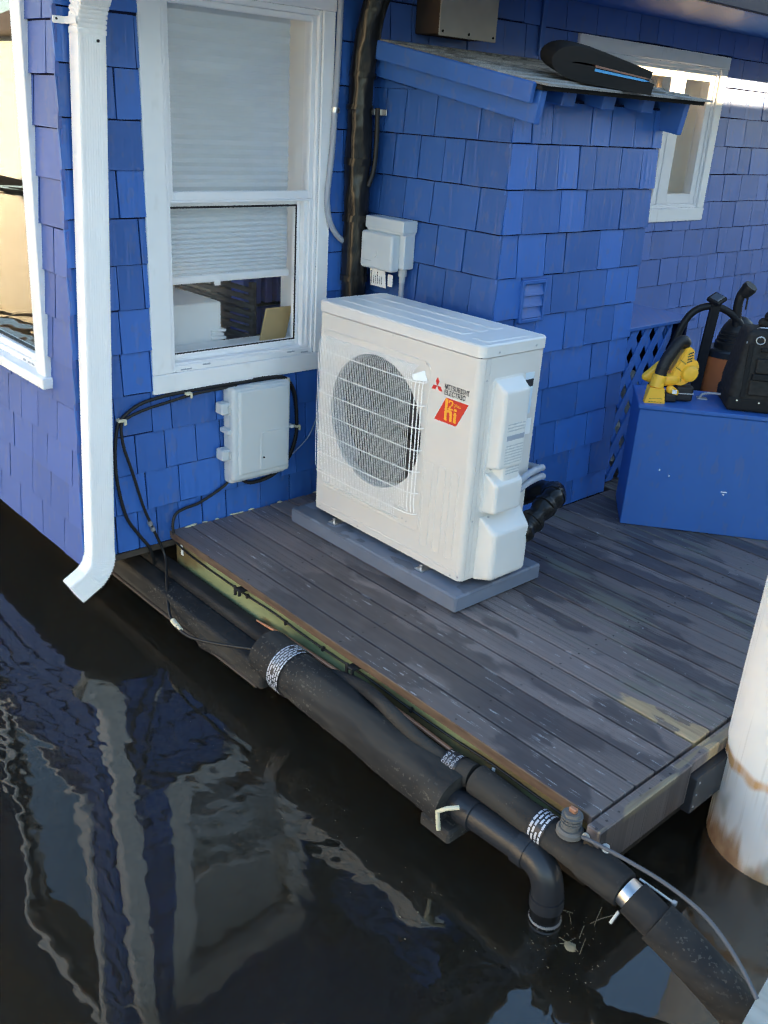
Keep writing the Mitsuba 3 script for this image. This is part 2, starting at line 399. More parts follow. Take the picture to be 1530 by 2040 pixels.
def shingles(parent, O, U, N, lo, hi, zlo, zhi, holes=(), joints={}, wid=(0.10, 0.23), courses=COURSES, slack=0.0, seed=1, mats=('m_blue1', 'm_blue2', 'm_blue3', 'm_blue4'), first=None):
    """One entry per shingle on the wall through O along U facing N; lo and hi: the wall's ends, numbers or functions of z."""
    r = random.Random(seed)
    O, U, N = (np.asarray(a, float) for a in (O, U, N))
    L = (lambda z: lo) if not callable(lo) else lo
    H = (lambda z: hi) if not callable(hi) else hi
    cut = [sbox(*h) for h in holes]
    zs = [z for z in courses if zlo < z < zhi]
    if not zs or zs[0] - zlo > 0.05:
        zs = [zlo] + zs
    for i, zb in enumerate(zs):
        zt = (zs[i + 1] - 0.0055 if i + 1 < len(zs) else zhi)
        js = None
        for zj, lst in joints.items():
            if abs(zj - zb) < 0.05:
                js = list(lst)
        a, b = L(zb), H(zb)
        if js is None:
            js, u = [], a + r.uniform(0.04, wid[1])
            while u < b - 0.05:
                js.append(u)
                u += r.uniform(*wid)
        else:
            u = max(js) + r.uniform(*wid)
            while u < b - 0.06:
                js.append(u)
                u += r.uniform(*wid)
            u = min(js) - r.uniform(*wid)
            while u > a + 0.06:
                js.append(u)
                u -= r.uniform(*wid)
        js = sorted([a] + [q for q in js if a + 0.02 < q < b - 0.02] + [b])
        for k in range(len(js) - 1):
            g0 = 0.0 if k == 0 else r.uniform(0.0018, 0.0040)
            g1 = 0.0 if k == len(js) - 2 else r.uniform(0.0018, 0.0040)
            ua, ub = js[k] + g0, js[k + 1] - g1
            d0 = r.choice((0, 0, 0, 1)) * r.uniform(-0.004, 0.004) + r.uniform(-0.001, 0.001)
            d1 = d0 + r.uniform(-0.0012, 0.0012)
            if k == 0: d0 = 0
            bot = [(ua + (ub - ua) * t, zb + d0 + (d1 - d0) * t + r.uniform(-0.0014, 0.0014)) for t in (0, 0.3, 0.65, 1)]
            sk = r.uniform(-0.003, 0.003)
            poly = Polygon(bot + [(ub + (sk if g1 else 0), zt + r.uniform(-.0015, .0015)), (ua + (sk if g0 else 0), zt + r.uniform(-.0015, .0015))])
            for c in cut:
                poly = poly.difference(c)
            if poly.area < 1e-4:
                continue
            m = ext(poly, 1.0)
            v = m.vertices.copy()
            t0, t1 = r.uniform(0.0145, 0.019), 0.006
            tl = r.uniform(-0.0012, 0.0012)
            th = t0 + (t1 - t0) * np.clip((v[:, 1] - zb) / (zt - zb), 0, 1) + tl * (v[:, 0] - ua) / max(ub - ua, 1e-3)
            w = O + v[:, :1] * U + v[:, 1:2] * Z + (v[:, 2] * th)[:, None] * N
            mm = trimesh.Trimesh(w, m.faces, process=False)
            if mm.volume < 0:
                mm.invert()
            obj('shingle', mm, r.choice(mats), parent)

def panel(O, U, N, poly, depth):
    """sheathing: a (u, z) polygon, its face on the plane, going depth behind it"""
    return frame(ext(poly, depth), np.asarray(O, float) - np.asarray(N, float) * depth, U, Z, N)

YC = lambda z: -0.452 + 0.019 * z                     # the corner of the two left walls leans a little
house = thing('house', 'blue shingled floating house with white trimmed windows behind the deck', 'house')
# wall A (x = 0) and the far wall D are one plane
WIN = (-0.012, 0.735, 0.755, 2.19)                    # window opening in wall A: y0 z0 y1 z1
WIN2 = (2.60, 1.33, 4.03, 2.20)                       # far window
wall_a = sbox(-0.44, -0.06, 6.4, 2.75).difference(sbox(WIN[0], WIN[1], WIN[2], WIN[3])).difference(sbox(*WIN2[:2], *WIN2[2:]))
wall_a = Polygon([(-0.452, -0.06), (6.4, -0.06), (6.4, 2.75), (YC(2.75), 2.75)]).difference(sbox(*WIN)).difference(sbox(*WIN2))
wa = obj('front_wall', panel((0, 0, 0), Y, X, wall_a, 0.10), 'm_blue_gap', house)
JA = {0.662: [-0.243, -0.21 + 0.1], 0.49: [-0.117, -0.022, 0.203, 0.5, 0.661], 0.313: [-0.198, -0.056, 0.101, 0.227, 0.45, 0.616, 0.717],
      0.135: [-0.307, -0.156, 0.007, 0.224, 0.316, 0.45, 0.57, 0.665], -0.043: [-0.311, -0.206, -0.113, 0.0, 0.125, 0.255, 0.454, 0.63], 1.024: [-0.24], 1.913: [-0.25]}
CA = [-0.043 + 0.1778 * k for k in range(16)]
shingles(wa, (0, 0, 0), Y, X, lambda z: YC(z) - 0.012, 1.05, -0.045, 2.62, [(-0.1, 0.655, 0.82, 2.29)], JA, (0.11, 0.22), CA, seed=3)
wd = obj('rear_wall', panel((-0.003, 0, 0), Y, X, sbox(2.1, 0.0, 2.2, 0.1), 0.02), 'm_blue_gap', house)
shingles(wd, (0, 0, 0), Y, X, 1.05, 5.6, 0.135, 2.44, [(2.50, 1.26, 4.09, 2.265), (1.0, 0.0, 2.02, 2.02), (2.0, 0.0, 2.60, 0.84)], {}, (0.11, 0.27), COURSES, seed=11, mats=('m_rear0', 'm_rear1', 'm_rear2'))
# wall E faces -y
QE = np.array([0, -0.452, 0])
VE = np.array([0, 0.019, 1.0])
E0 = (-1.35, 0.70, -0.30, 2.5)                         # window opening in wall E in x, z
pe = frame(ext(sbox(-3.0, -0.06, 0.0, 2.75).difference(sbox(*E0)), 0.10), QE + np.array([0, 0.10, 0]), X, VE, np.array([0, -1.0, 0]))
we = obj('side_wall', pe, 'm_blue_gap', house)
CE = [-0.07 + 0.1765 * k for k in range(16)]
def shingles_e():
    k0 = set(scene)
    shingles(we, (0, 0, 0), X, np.array([0, -1.0, 0]), -1.30, 0.012, -0.07, 2.6, [(-1.4, 0.69, -0.215, 2.6)], {}, (0.13, 0.26), CE, seed=5, mats=('m_warmlit0', 'm_warmlit1', 'm_warmlit2'))
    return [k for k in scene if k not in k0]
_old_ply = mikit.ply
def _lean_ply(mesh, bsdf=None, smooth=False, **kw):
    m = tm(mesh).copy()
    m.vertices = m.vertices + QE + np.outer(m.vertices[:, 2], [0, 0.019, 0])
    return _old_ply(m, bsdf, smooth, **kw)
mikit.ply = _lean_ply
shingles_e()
mikit.ply = _old_ply
# shell of the house behind the walls
obj('rear_shell', [box(-6.0, -5.9, -0.3, 7.5, -0.1, 2.75), box(-6.0, -0.1, 6.4, 6.5, -0.1, 2.75)], 'm_roomdark', house)
obj('floor', box(-5.9, -0.10, -0.34, 6.4, -0.08, 0.02), 'm_roomdark', house)
obj('ceiling', box(-5.9, -0.10, -0.32, 6.4, 2.70, 2.745), 'm_plaster', house)
obj('partition', box(-3.0, -0.12, 1.6, 1.68, 0.02, 2.69), 'm_plaster', house)
obj('partition', box(-1.5, -1.42, 1.69, 6.39, 0.02, 2.69), 'm_plaster', house)
obj('partition', box(-3.4, -3.3, -0.33, 1.59, 0.02, 2.69), 'm_roomdark', house)
# eave and roof
ev = obj('eave', box(0.02, 0.93, -0.95, 7.2, 2.645, 2.66), 'm_blue_smooth', house)
obj('fascia', cbox(0.93, 0.965, -0.95, 7.2, 2.345, 2.60), 'm_navy', ev)
obj('soffit', box(0.018, 0.927, -0.95, 7.2, 2.405, 2.42), 'm_blue_smooth', ev)
roof = Polygon([(1.02, 2.605), (1.02, 2.635), (-3.0, 4.1), (-6.6, 2.7), (-6.6, 2.66), (-3.0, 4.06)])
rf = frame(ext(roof, 8.2), (0, -0.97, 0), X, Z, Y)
obj('roof', rf, 'm_roofing', house)
obj('gable_end', frame(ext(Polygon([(-0.1, 2.75), (-3.0, 4.05), (-5.95, 2.75)]), 0.06), (0, -0.34, 0), X, Z, Y), 'm_blue_gap', house)
obj('float', box(-5.8, -0.34, -0.10, 6.2, -0.62, -0.085), 'm_underwood', house)
obj('sill_board', cbox(-0.09, 0.004, -0.43, 0.02, -0.085, -0.055), 'm_brownlip', house)

# ---------------- window A (double hung)
w1 = obj('window', [cbox(0.004, 0.020, -0.105, WIN[0], 0.735, 2.19), cbox(0.004, 0.020, 0.757, 0.822, 0.735, 2.19), cbox(0.004, 0.022, -0.107, 0.825, 0.652, 0.734), cbox(0.004, 0.022, -0.107, 0.825, 2.191, 2.30)],
         'm_white', house, label='white trimmed double hung window with a half lowered pleated shade')
fr = [cbox(-0.09, 0.012, WIN[0], 0.008, 0.735, 2.19), cbox(-0.09, 0.012, 0.738, WIN[2], 0.735, 2.19), cbox(-0.09, 0.013, 0.0085, 0.7375, 0.735, 0.762), cbox(-0.09, 0.012, 0.0085, 0.7375, 2.168, 2.19),
      cbox(-0.085, 0.004, 0.715, 0.7375, 0.763, 1.435), cbox(-0.085, -0.006, 0.695, 0.7145, 0.763, 1.435), cbox(-0.05, 0.006, 0.0085, 0.7375, 0.7625, 0.772)]
obj('frame', fr, 'm_vinyl', w1)
up = [cbox(-0.03, -0.002, 0.009, 0.030, 1.438, 2.167), cbox(-0.03, -0.002, 0.713, 0.737, 1.4405, 2.167), cbox(-0.03, -0.001, 0.0305, 0.7125, 1.438, 1.472), cbox(-0.03, -0.002, 0.0305, 0.7125, 2.145, 2.167), cbox(-0.028, 0.003, 0.010, 0.737, 1.428, 1.4375)]
obj('upper_sash', up, 'm_vinyl', w1)
lw = [cbox(-0.065, -0.032, 0.009, 0.028, 0.773, 1.437), cbox(-0.065, -0.032, 0.672, 0.694, 0.773, 1.437), cbox(-0.065, -0.031, 0.0285, 0.6715, 0.773, 0.803), cbox(-0.065, -0.032, 0.0285, 0.6715, 1.41, 1.437), cbox(-0.05, -0.026, 0.0285, 0.672, 0.773, 0.782)]
obj('lower_sash', lw, 'm_vinyl', w1)
obj('gasket', [box(-0.0335, -0.0305, 0.029, 0.671, 1.404, 1.412), box(-0.0335, -0.0305, 0.666, 0.673, 0.80, 1.41), box(-0.0335, -0.0305, 0.03, 0.67, 0.8005, 0.806)], 'm_black', w1)
obj('pane', box(-0.017, -0.015, 0.0295, 0.7135, 1.47, 2.147).slice_plane([-0.0152, 0, 0], [1, 0, 0]) if False else frame(ext(sbox(0.0295, 1.47, 0.7135, 2.147), 0.0001), (-0.016, 0, 0), Y, Z, X).slice_plane([-0.01595, 0, 0], [1, 0, 0]) if False else trimesh.Trimesh([[-0.016, 0.0295, 1.47], [-0.016, 0.7135, 1.47], [-0.016, 0.7135, 2.147], [-0.016, 0.0295, 2.147]], [[0, 1, 2], [0, 2, 3]], process=False), 'm_glass', w1)
def pane(parent, P):
    return obj('pane', trimesh.Trimesh(P, [[0, 1, 2], [0, 2, 3]], process=False), 'm_glass', parent)
pane(w1, [[-0.049, 0.0275, 0.80], [-0.049, 0.6725, 0.80], [-0.049, 0.6725, 1.412], [-0.049, 0.0275, 1.412]])
for y0, y1, z in ((0.03, 0.085, 0.741), (0.14, 0.18, 0.751), (0.60, 0.64, 0.751), (0.68, 0.72, 0.741)):
    obj('weep_hole', box(0.0125, 0.0145, y0, y1, z, z + 0.006), 'm_conduit', w1)
obj('inner_sill', cbox(-0.26, -0.091, -0.05, 0.80, 0.70, 0.775), 'm_cabinet', w1)
obj('reveal', [box(-0.26, -0.095, -0.05, -0.013, 0.776, 2.19), box(-0.26, -0.095, 0.756, 0.80, 0.776, 2.19)], 'm_cabinet', w1)
# the shade: pleats closing up towards the bottom rail
zz, ztop = [], 2.16
z = ztop
while z > 1.125:
    zz.append(z)
    t = (ztop - z) / (ztop - 1.12)
    z -= 0.040 * (1 - t) ** 0.8 + 0.0125
prof = []
for i, z in enumerate(zz):
    prof += [(-0.112, z), (-0.112 + 0.010, z - (z - (zz[i + 1] if i + 1 < len(zz) else 1.118)) * 0.5)]
prof.append((-0.112, 1.118))
sh = Polygon(prof + [(-0.118, 1.118), (-0.118, ztop)])
shade = thing('pleated_shade', 'white pleated shade half lowered behind the double hung window', 'window shade')
obj('fabric', frame(ext(sh, 0.65), (0, 0.025, 0), X, Z, Y), 'm_shade', shade)
obj('bottom_rail', cbox(-0.125, -0.09, 0.02, 0.68, 1.085, 1.117, 0.004), 'm_vinyl', shade)
obj('pull_tab', cbox(-0.09, -0.086, 0.27, 0.30, 1.07, 1.09, 0.001), 'm_vinyl', shade)
# on the sill and in the room
single('document_tray', [cbox(-0.75, -0.27, -0.04, 0.42, 0.62, 0.955, 0.006), cbox(-0.272, -0.262, -0.02, 0.40, 0.70, 0.74, 0.002)] + [cbox(-0.40, -0.26, 0.36, 0.43 + 0.012 * (k % 2), 0.76 + 0.018 * k, 0.772 + 0.018 * k, 0.003) for k in range(4)], 'm_cabinet', 'pale grey drawer unit behind the lower pane, below the shade', 'drawer unit')
single('cardboard_box', [cbox(-1.15, -0.80, -0.06, 0.32, 0.55, 1.06), cbox(-1.17, -0.76, -0.07, 0.10, 1.06, 1.075, 0.003)], 'm_envelope', 'open brown cardboard box behind the pale drawer unit indoors', 'box')
rk = thing('slatted_rack', 'black slatted rack standing indoors in the middle of the lower pane', 'rack')
for k in range(10):
    obj('slat', frame(cbox(0, 0.42, -0.012, 0.012, 0, 0.022, 0.003), (-0.62, 0.38 + 0.0, 0.70 + 0.038 * k), np.array([0.75, 0.62, -0.18]), np.array([-0.64, 0.77, 0]), Z), 'm_black', rk)
obj('upright', [cbox(-0.66, -0.63, 0.34, 0.37, 0.3, 1.12), cbox(-0.34, -0.31, 0.62, 0.65, 0.3, 1.02)], 'm_black', rk)
for i in range(7):
    for j in range(3):
        single('blue_binder', cbox(-0.95 + 0.015 * j, -0.80, 0.90 + i * 0.075, 0.945 + i * 0.075, 0.46 + j * 0.17, 0.60 + j * 0.17, 0.004), 'm_bluebook', f"blue binder on the {('lowest', 'middle', 'top')[j]} filled shelf indoors", 'binder', group=('blue binders on the lowest shelf', 'blue binders on the middle shelf', 'blue binders on the top shelf')[j])
single('shelf_unit', [box(-1.05, -0.99, 0.85, 1.5, 0.02, 1.2)] + [box(-0.985, -0.80, 0.85, 1.5, 0.445 + 0.17 * k, 0.455 + 0.17 * k) for k in range(4)], 'm_black', 'black shelves holding blue binders inside the window', 'shelf')
env = frame(cbox(0, 0.15, 0, 0.165, 0, 0.012, 0.003), (-0.165, 0.562, 0.777), Y, np.array([0.22, 0.06, 0.97]), np.array([0.97, 0, -0.22]))
single('paper_envelope', env, 'm_envelope', 'tan paper envelope leaning against the lower window pane', 'envelope')

# ---------------- window E (its right part shows)
yE = lambda z: -0.452 + 0.019 * z
def ebox(x0, x1, p0, p1, z0, z1, b=0.003):
    m = cbox(x0, x1, -p1, -p0, z0, z1, b)
    m.vertices = m.vertices + QE + np.outer(m.vertices[:, 2], [0, 0.019, 0])
    return m
w2 = obj('window', [ebox(-0.305, -0.215, 0.004, 0.034, 0.725, 2.6), ebox(-1.42, -0.306, 0.004, 0.034, 2.46, 2.6), ebox(-1.42, -1.345, 0.004, 0.034, 0.725, 2.455)], 'm_white', house, label='white framed window reflecting the bright far shore, over a projecting sill')
obj('sill', ebox(-1.45, -0.198, 0.004, 0.055, 0.678, 0.724, 0.004), 'm_white', w2)
obj('frame', [ebox(-0.345, -0.306, -0.06, 0.010, 0.725, 2.45), ebox(-1.344, -0.3455, -0.06, 0.012, 0.725, 0.752), ebox(-1.344, -0.3455, -0.05, 0.004, 0.753, 0.785)], 'm_vinyl', w2)
obj('gasket', [ebox(-1.30, -0.3455, -0.03, -0.012, 0.7855, 0.792, 0.001)], 'm_black', w2)
for x0 in (-0.44, -0.49, -0.40):
    obj('weep_hole', ebox(x0, x0 + 0.025, 0.0125, 0.0145, 0.734, 0.742, 0.0005), 'm_conduit', w2)
pane(w2, [[-1.34, yE(0.79) + 0.02, 0.79], [-0.346, yE(0.79) + 0.02, 0.79], [-0.346, yE(2.45) + 0.02, 2.45], [-1.34, yE(2.45) + 0.02, 2.45]])

# ---------------- far window D (casements)
w3 = obj('window', [cbox(0.004, 0.026, 2.505, 2.60, 1.345, 2.19), cbox(0.004, 0.026, 4.005, 4.085, 1.345, 2.19), cbox(0.004, 0.028, 2.50, 4.09, 1.262, 1.344), cbox(0.004, 0.028, 2.50, 4.09, 2.191, 2.262)], 'm_white', house, label='white trimmed casement window past the lean-to roof')
obj('frame', [cbox(-0.09, 0.014, 2.601, 2.63, 1.345, 2.19), cbox(-0.09, 0.014, 3.975, 4.004, 1.345, 2.19), cbox(-0.09, 0.015, 2.6305, 3.9745, 1.345, 1.37), cbox(-0.09, 0.014, 2.6305, 3.9745, 2.165, 2.19), cbox(-0.09, 0.012, 3.52, 3.585, 1.3705, 2.1645)], 'm_vinyl', w3)
obj('sash', [cbox(-0.05, 0.006, 3.5855, 3.64, 1.371, 2.164), cbox(-0.05, 0.006, 3.92, 3.9745, 1.371, 2.164), cbox(-0.05, 0.006, 3.6405, 3.9195, 1.371, 1.43), cbox(-0.05, 0.006, 3.6405, 3.9195, 2.11, 2.164)], 'm_vinyl', w3, label='narrow casement sash with a tan interior behind it')
obj('sash', [cbox(-0.05, 0.006, 2.631, 2.68, 1.371, 2.164), cbox(-0.05, 0.006, 3.47, 3.5195, 1.371, 2.164), cbox(-0.05, 0.006, 2.6805, 3.4695, 1.371, 1.42), cbox(-0.05, 0.006, 2.6805, 3.4695, 2.11, 2.164)], 'm_vinyl', w3)
pane(w3, [[-0.02, 3.638, 1.425], [-0.02, 3.922, 1.425], [-0.02, 3.922, 2.112], [-0.02, 3.638, 2.112]])
pane(w3, [[-0.02, 2.678, 1.415], [-0.02, 3.472, 1.415], [-0.02, 3.472, 2.112], [-0.02, 2.678, 2.112]])
obj('lining', [box(-0.30, -0.095, 4.0, 4.03, 1.345, 2.2), box(-0.30, -0.095, 2.60, 2.63, 1.345, 2.2), box(-0.30, -0.095, 2.6, 4.03, 1.31, 1.344)], 'm_farwhite', w3)
single('standin_curtain', trimesh.util.concatenate([tube([(-0.28 + 0.02 * (k % 2), 3.66 + 0.03 * k, 1.36), (-0.28 + 0.02 * (k % 2), 3.66 + 0.03 * k, 2.3)], 0.022, 8) for k in range(11)]), 'm_standin_curtain', 'added tan folds standing in for the bright room behind the narrow casement', 'standin_curtain', smooth=40)  # added stand-in for the bright lit room inside
single('white_bottle', [tube([(-0.16, 3.70, 1.345), (-0.16, 3.70, 1.55), (-0.16, 3.70, 1.58)], [0.035, 0.035, 0.012], 12), tube([(-0.16, 3.70, 1.58), (-0.16, 3.70, 1.66)], 0.011, 8)], 'm_farwhite', 'white bottle standing inside the narrow casement', 'bottle', smooth=40)

# ------------------------------------------------------------------ lean-to
lt = thing('lean_to', 'low blue shingled lean-to with a sloping roof beside the outdoor unit', 'lean-to')
XB, YB, YE_ = 0.865, 1.05, 2.085
top_b = lambda x: 2.045 - 0.165 * x
pb = panel((0, YB, 0), X, -Y, Polygon([(0.02, 0.0), (XB, 0.0), (XB, top_b(XB)), (0.02, top_b(0.02))]), 0.06)
wb = obj('side_wall', pb, 'm_blue_gap', lt)
JB = {1.735: [0.252, 0.444, 0.702], 1.557: [0.2, 0.36, 0.51, 0.628], 1.379: [0.283, 0.458, 0.734], 1.202: [0.674], 1.024: [0.397, 0.572]}
zB = [z for z in COURSES]
def clip_top(fn, **kw):
    pass
shingles(wb, (0, YB, 0), X, -Y, 0.03, XB + 0.011, 0.004, 1.912, [], JB, (0.12, 0.25), seed=21, mats=('m_blue0', 'm_blue1'))  # darker blues carry the shade of this recessed wall
# the small tapered top course
r_ = random.Random(4)
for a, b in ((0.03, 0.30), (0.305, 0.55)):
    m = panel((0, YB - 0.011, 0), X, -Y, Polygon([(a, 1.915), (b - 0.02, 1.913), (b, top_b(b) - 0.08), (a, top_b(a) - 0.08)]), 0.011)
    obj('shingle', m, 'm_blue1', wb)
pc = panel((XB, 0, 0), Y, X, sbox(YB + 0.001, 0.0, YE_, 1.905), 0.06)
wc = obj('front_wall', pc, 'm_blue_gap', lt)
JC = {1.735: [1.157, 1.285, 1.549, 1.691, 1.872], 1.557: [1.214, 1.356, 1.497, 1.615, 1.806, 1.972], 1.379: [1.154, 1.406, 1.585, 1.857], 1.202: [1.342, 1.482, 1.734, 1.917], 1.024: [1.209, 1.421, 1.617, 1.833],
      0.846: [1.335, 1.553, 1.708, 1.94], 0.668: [1.479, 1.801], 0.49: [1.453, 1.729, 1.978], 0.313: [1.591, 1.848], 0.135: [1.479, 1.738, 1.92], 0.004: [1.607, 1.806]}
shingles(wc, (XB, 0, 0), Y, X, YB - 0.008, lambda z: YE_ + 0.012, 0.004, 1.895, [(1.20, 1.0, 1.372, 1.185)], JC, (0.12, 0.25), seed=23)
obj('end_wall', panel((0, YE_, 0), X, Y, sbox(0.02, 0.0, XB - 0.001, 1.9), 0.06), 'm_blue_gap', lt)
obj('corner_trim', cbox(0.014, 0.034, YB - 0.022, YB - 0.001, 0.0, 2.0, 0.003), 'm_blue_smooth', lt)
# roof
U = np.array([1.0, 0, -0.165]) / math.hypot(1, 0.165)
NR = np.array([0.165, 0, 1.0]) / math.hypot(1, 0.165)
rp = np.array([0, 0, 2.125])
rfk = obj('roof', frame(box(0.0, 1.062, 0.985, 2.135, -0.028, -0.012), rp, U, Y, NR), 'm_roofedge', lt)
rr = random.Random(9)
for i in range(8):
    y, x0 = 0.975, 0.03 + i * 0.1285
    while y < 2.14:
        y2 = min(y + rr.uniform(0.25, 0.36), 2.145)
        v = hull([(x0, y + .002, -.012), (x0, y2 - .002, -.012), (x0 + .165, y + .002, -0.008), (x0 + .165, y2 - .002, -0.008), (x0, y + .002, -.008), (x0, y2 - .002, -.008), (x0 + .165 + rr.uniform(-.004, .004), y + .002, .001), (x0 + .165 + rr.uniform(-.004, .004), y2 - .002, .001)])
        obj('shingle', frame(v, rp, U, Y, NR), 'm_roofing', rfk)
        y = y2
obj('rake_board', frame(cbox(0.02, 1.035, 0.960, 0.984, -0.080, -0.006), rp, U, Y, NR), 'm_blue_smooth', lt)
obj('barge_board', frame(cbox(0.02, 1.050, 1.0, 1.037, -0.150, -0.030), rp, U, Y, NR), 'm_blue_smooth', lt)
obj('barge_board', frame(cbox(0.02, 1.015, 2.062, 2.100, -0.165, -0.030), rp, U, Y, NR), 'm_blue_smooth', lt)
for y in (1.22, 1.49, 1.78):
    obj('rafter_tail', frame(cbox(0.5, 0.985, y, y + 0.085, -0.088, -0.029), rp, U, Y, NR), 'm_blue_smooth', lt)
vn = obj('vent', [cbox(XB, XB + 0.026, 1.20, 1.217, 1.0, 1.185), cbox(XB, XB + 0.026, 1.355, 1.372, 1.0, 1.185), cbox(XB, XB + 0.025, 1.2175, 1.3545, 1.168, 1.185), cbox(XB, XB + 0.025, 1.2175, 1.3545, 1.0, 1.017)], 'm_blue_smooth', lt, label='blue painted louvred vent hood')
for k in range(3):
    z = 1.02 + 0.049 * k
    obj('flap', hull([(XB + 0.004, 1.219, z), (XB + 0.022, 1.219, z), (XB + 0.008, 1.219, z + .047), (XB + 0.004, 1.219, z + .047), (XB + 0.004, 1.353, z), (XB + 0.022, 1.353, z), (XB + 0.008, 1.353, z + .047), (XB + 0.004, 1.353, z + .047)]), 'm_blue_smooth', vn)

# folded mat on the lean-to roof
def fold_profile():
    cl = catmull([(0.245, 0.020), (0.12, 0.021), (-0.02, 0.024), (-0.10, 0.034), (-0.145, 0.062), (-0.10, 0.092), (0.0, 0.094), (0.11, 0.080), (0.225, 0.062)], 8)
    t = np.gradient(cl, axis=0)
    t /= np.linalg.norm(t, axis=1, keepdims=True)
    n = np.stack([-t[:, 1], t[:, 0]], 1) * np.interp(np.arange(len(cl)), [0, len(cl) * .5, len(cl) - 1], [0.021, 0.031, 0.020])[:, None]
    return Polygon(np.vstack([cl + n, (cl - n)[::-1]])).buffer(0)
mt = thing('folded_mat', 'thick black mat folded double with blue cloth inside, on the lean-to roof', 'folded mat')
mu = np.array([0.668, 0.744, -0.110]); mu /= np.linalg.norm(mu)
mb = np.array([-0.744, 0.668, 0.123]); mb /= np.linalg.norm(mb)
mn = np.cross(mu, mb)
mo = np.array([1.0, 1.34, 2.125 - 0.165 * 1.0 + 0.006])
def Mf(poly, depth, off=0.0):
    return frame(ext(poly, depth), mo + mb * off, mu, mn, mb)
obj('pad', Mf(fold_profile(), 0.34), 'm_mat', mt, smooth=35)
obj('lining', Mf(Polygon([(-0.095, 0.050), (-0.095, 0.062), (0.05, 0.062), (0.05, 0.050)]), 0.30, 0.004), 'm_mat', mt)
obj('lining', Mf(Polygon([(0.0, 0.046), (0.20, 0.0425), (0.225, 0.046), (0.20, 0.0505), (0.0, 0.056)]), 0.30, -0.004), 'm_cyan', mt)
obj('lining', Mf(Polygon([(0.0, 0.060), (0.20, 0.0525), (0.235, 0.055), (0.20, 0.058), (0.0, 0.068)]), 0.30, -0.003), 'm_tan', mt, label='brown edged inner layer')

# exhaust hood high on the wall
hd = thing('exhaust_hood', 'grey beige metal exhaust box on the upper wall over the lean-to roof', 'exhaust hood')
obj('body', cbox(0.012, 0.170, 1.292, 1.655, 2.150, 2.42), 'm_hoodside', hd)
obj('cover', cbox(0.1705, 0.178, 1.285, 1.662, 2.143, 2.43, 0.002), 'm_hood', hd)
for y in (1.305, 1.475, 1.64):
    obj('screw', disc((0.178, y, 2.162), X, 0.006, 0.003), 'm_dark', hd)
obj('corner_board', cbox(0.013, 0.030, 2.165, 2.20, 2.13, 2.42), 'm_blue_smooth', house)

# ------------------------------------------------------------------ downspout
ds = thing('downspout', 'white ribbed metal downspout running down the house corner to the water', 'downspout')
def spout_section(flute=True):
    pts = []
    wy, wx = 0.0535, 0.038
    n = 60
    per = []
    for a, b, m in (((-wy, wx), (wy, wx), 22), ((wy, wx), (wy, -wx), 14), ((wy, -wx), (-wy, -wx), 22), ((-wy, -wx), (-wy, wx), 14)):
        a, b = np.array(a), np.array(b)
        d = (b - a) / np.linalg.norm(b - a)
        nn = np.array([-d[1], d[0]])
        for k in range(m):
            t = (k + 0.5) / m
            off = 0.0006 * (1 if k % 2 else -1) if 2 < k < m - 3 else 0
            e = min(t, 1 - t)
            off -= 0.004 * max(0, 1 - e / 0.06)
            per.append(a + (b - a) * t + nn * off)
    return np.array(per)                               # (y, x) pairs
SEC = spout_section()
def sweep(path, scale=1.0, sec=SEC, up=X):
    p = np.asarray(path, float)
    t = np.gradient(p, axis=0)
    t /= np.linalg.norm(t, axis=1, keepdims=True)
    sc = np.broadcast_to(scale, (len(p),))
    V = []
    for i in range(len(p)):
        b = np.cross(t[i], Y) if abs(t[i] @ Y) < 0.95 and up is not None and abs(up @ X) > 0.9 and abs(t[i] @ X) > 0.3 else None
        if b is None:
            a = X - t[i] * (X @ t[i]); a /= np.linalg.norm(a)      # section x
            c = np.cross(t[i], a)                                   # section y
            if c[1] < 0 or (abs(c[1]) < 0.3 and c[2] > 0 and t[i][1] < 0 and False): c = -c
        else:
            c = Y
            a = np.cross(Y, t[i]); a /= np.linalg.norm(a)
            if a[0] < 0: a = -a
        V.append(p[i] + sc[i] * (sec[:, :1] * c + sec[:, 1:] * a))
    n, s = len(p), len(sec)
    i, j = np.meshgrid(np.arange(n - 1), np.arange(s), indexing='ij')
    q = np.stack([i * s + j, i * s + (j + 1) % s, (i + 1) * s + (j + 1) % s, (i + 1) * s + j], -1).reshape(-1, 4)
    m = trimesh.Trimesh(np.vstack(V), np.vstack([q[:, [0, 1, 2]], q[:, [0, 2, 3]]]), process=False)
    return m
cx = 0.062
cyd = lambda z: -0.418 + 0.046 * z
obj('pipe', sweep([(cx, cyd(z), z) for z in (2.02, 1.5, 1.0, 0.5, 0.01)]), 'm_metal_white', ds, smooth=25)
el = []
for k, a in enumerate(np.linspace(0, 1.05, 57)):      # lower elbow sweeps out past the corner
    r = 0.13
    el.append((cx, cyd(0) - r * (1 - math.cos(a)), 0.012 - r * math.sin(a)))
d = np.array([0, -math.sin(1.05), -math.cos(1.05)])
tail = [np.array(el[-1]) + d * s for s in (0.03, 0.075)]
path = np.array(el + tail)
rib = [1.035 + (0.055 if (k % 4) in (1, 2) and 6 < k < 52 else 0) for k in range(len(path))]
obj('lower_elbow', sweep(path, rib), 'm_metal_white', ds, smooth=25)
el = []
for k, a in enumerate(np.linspace(0, 0.75, 41)):
    r = 0.17
    el.append((cx + r * (1 - math.cos(a)), cyd(2.03), 2.005 + r * math.sin(a)))
d = np.array([math.sin(.75), 0, math.cos(.75)])
path = np.array(el + [np.array(el[-1]) + d * s for s in (0.1, 0.3, 0.45)])
obj('upper_elbow', sweep(path, [1.04 - (0.07 if (k % 6) in (0, 1) and 2 < k < 40 else 0) for k in range(len(path))]), 'm_metal_white', ds, smooth=25)
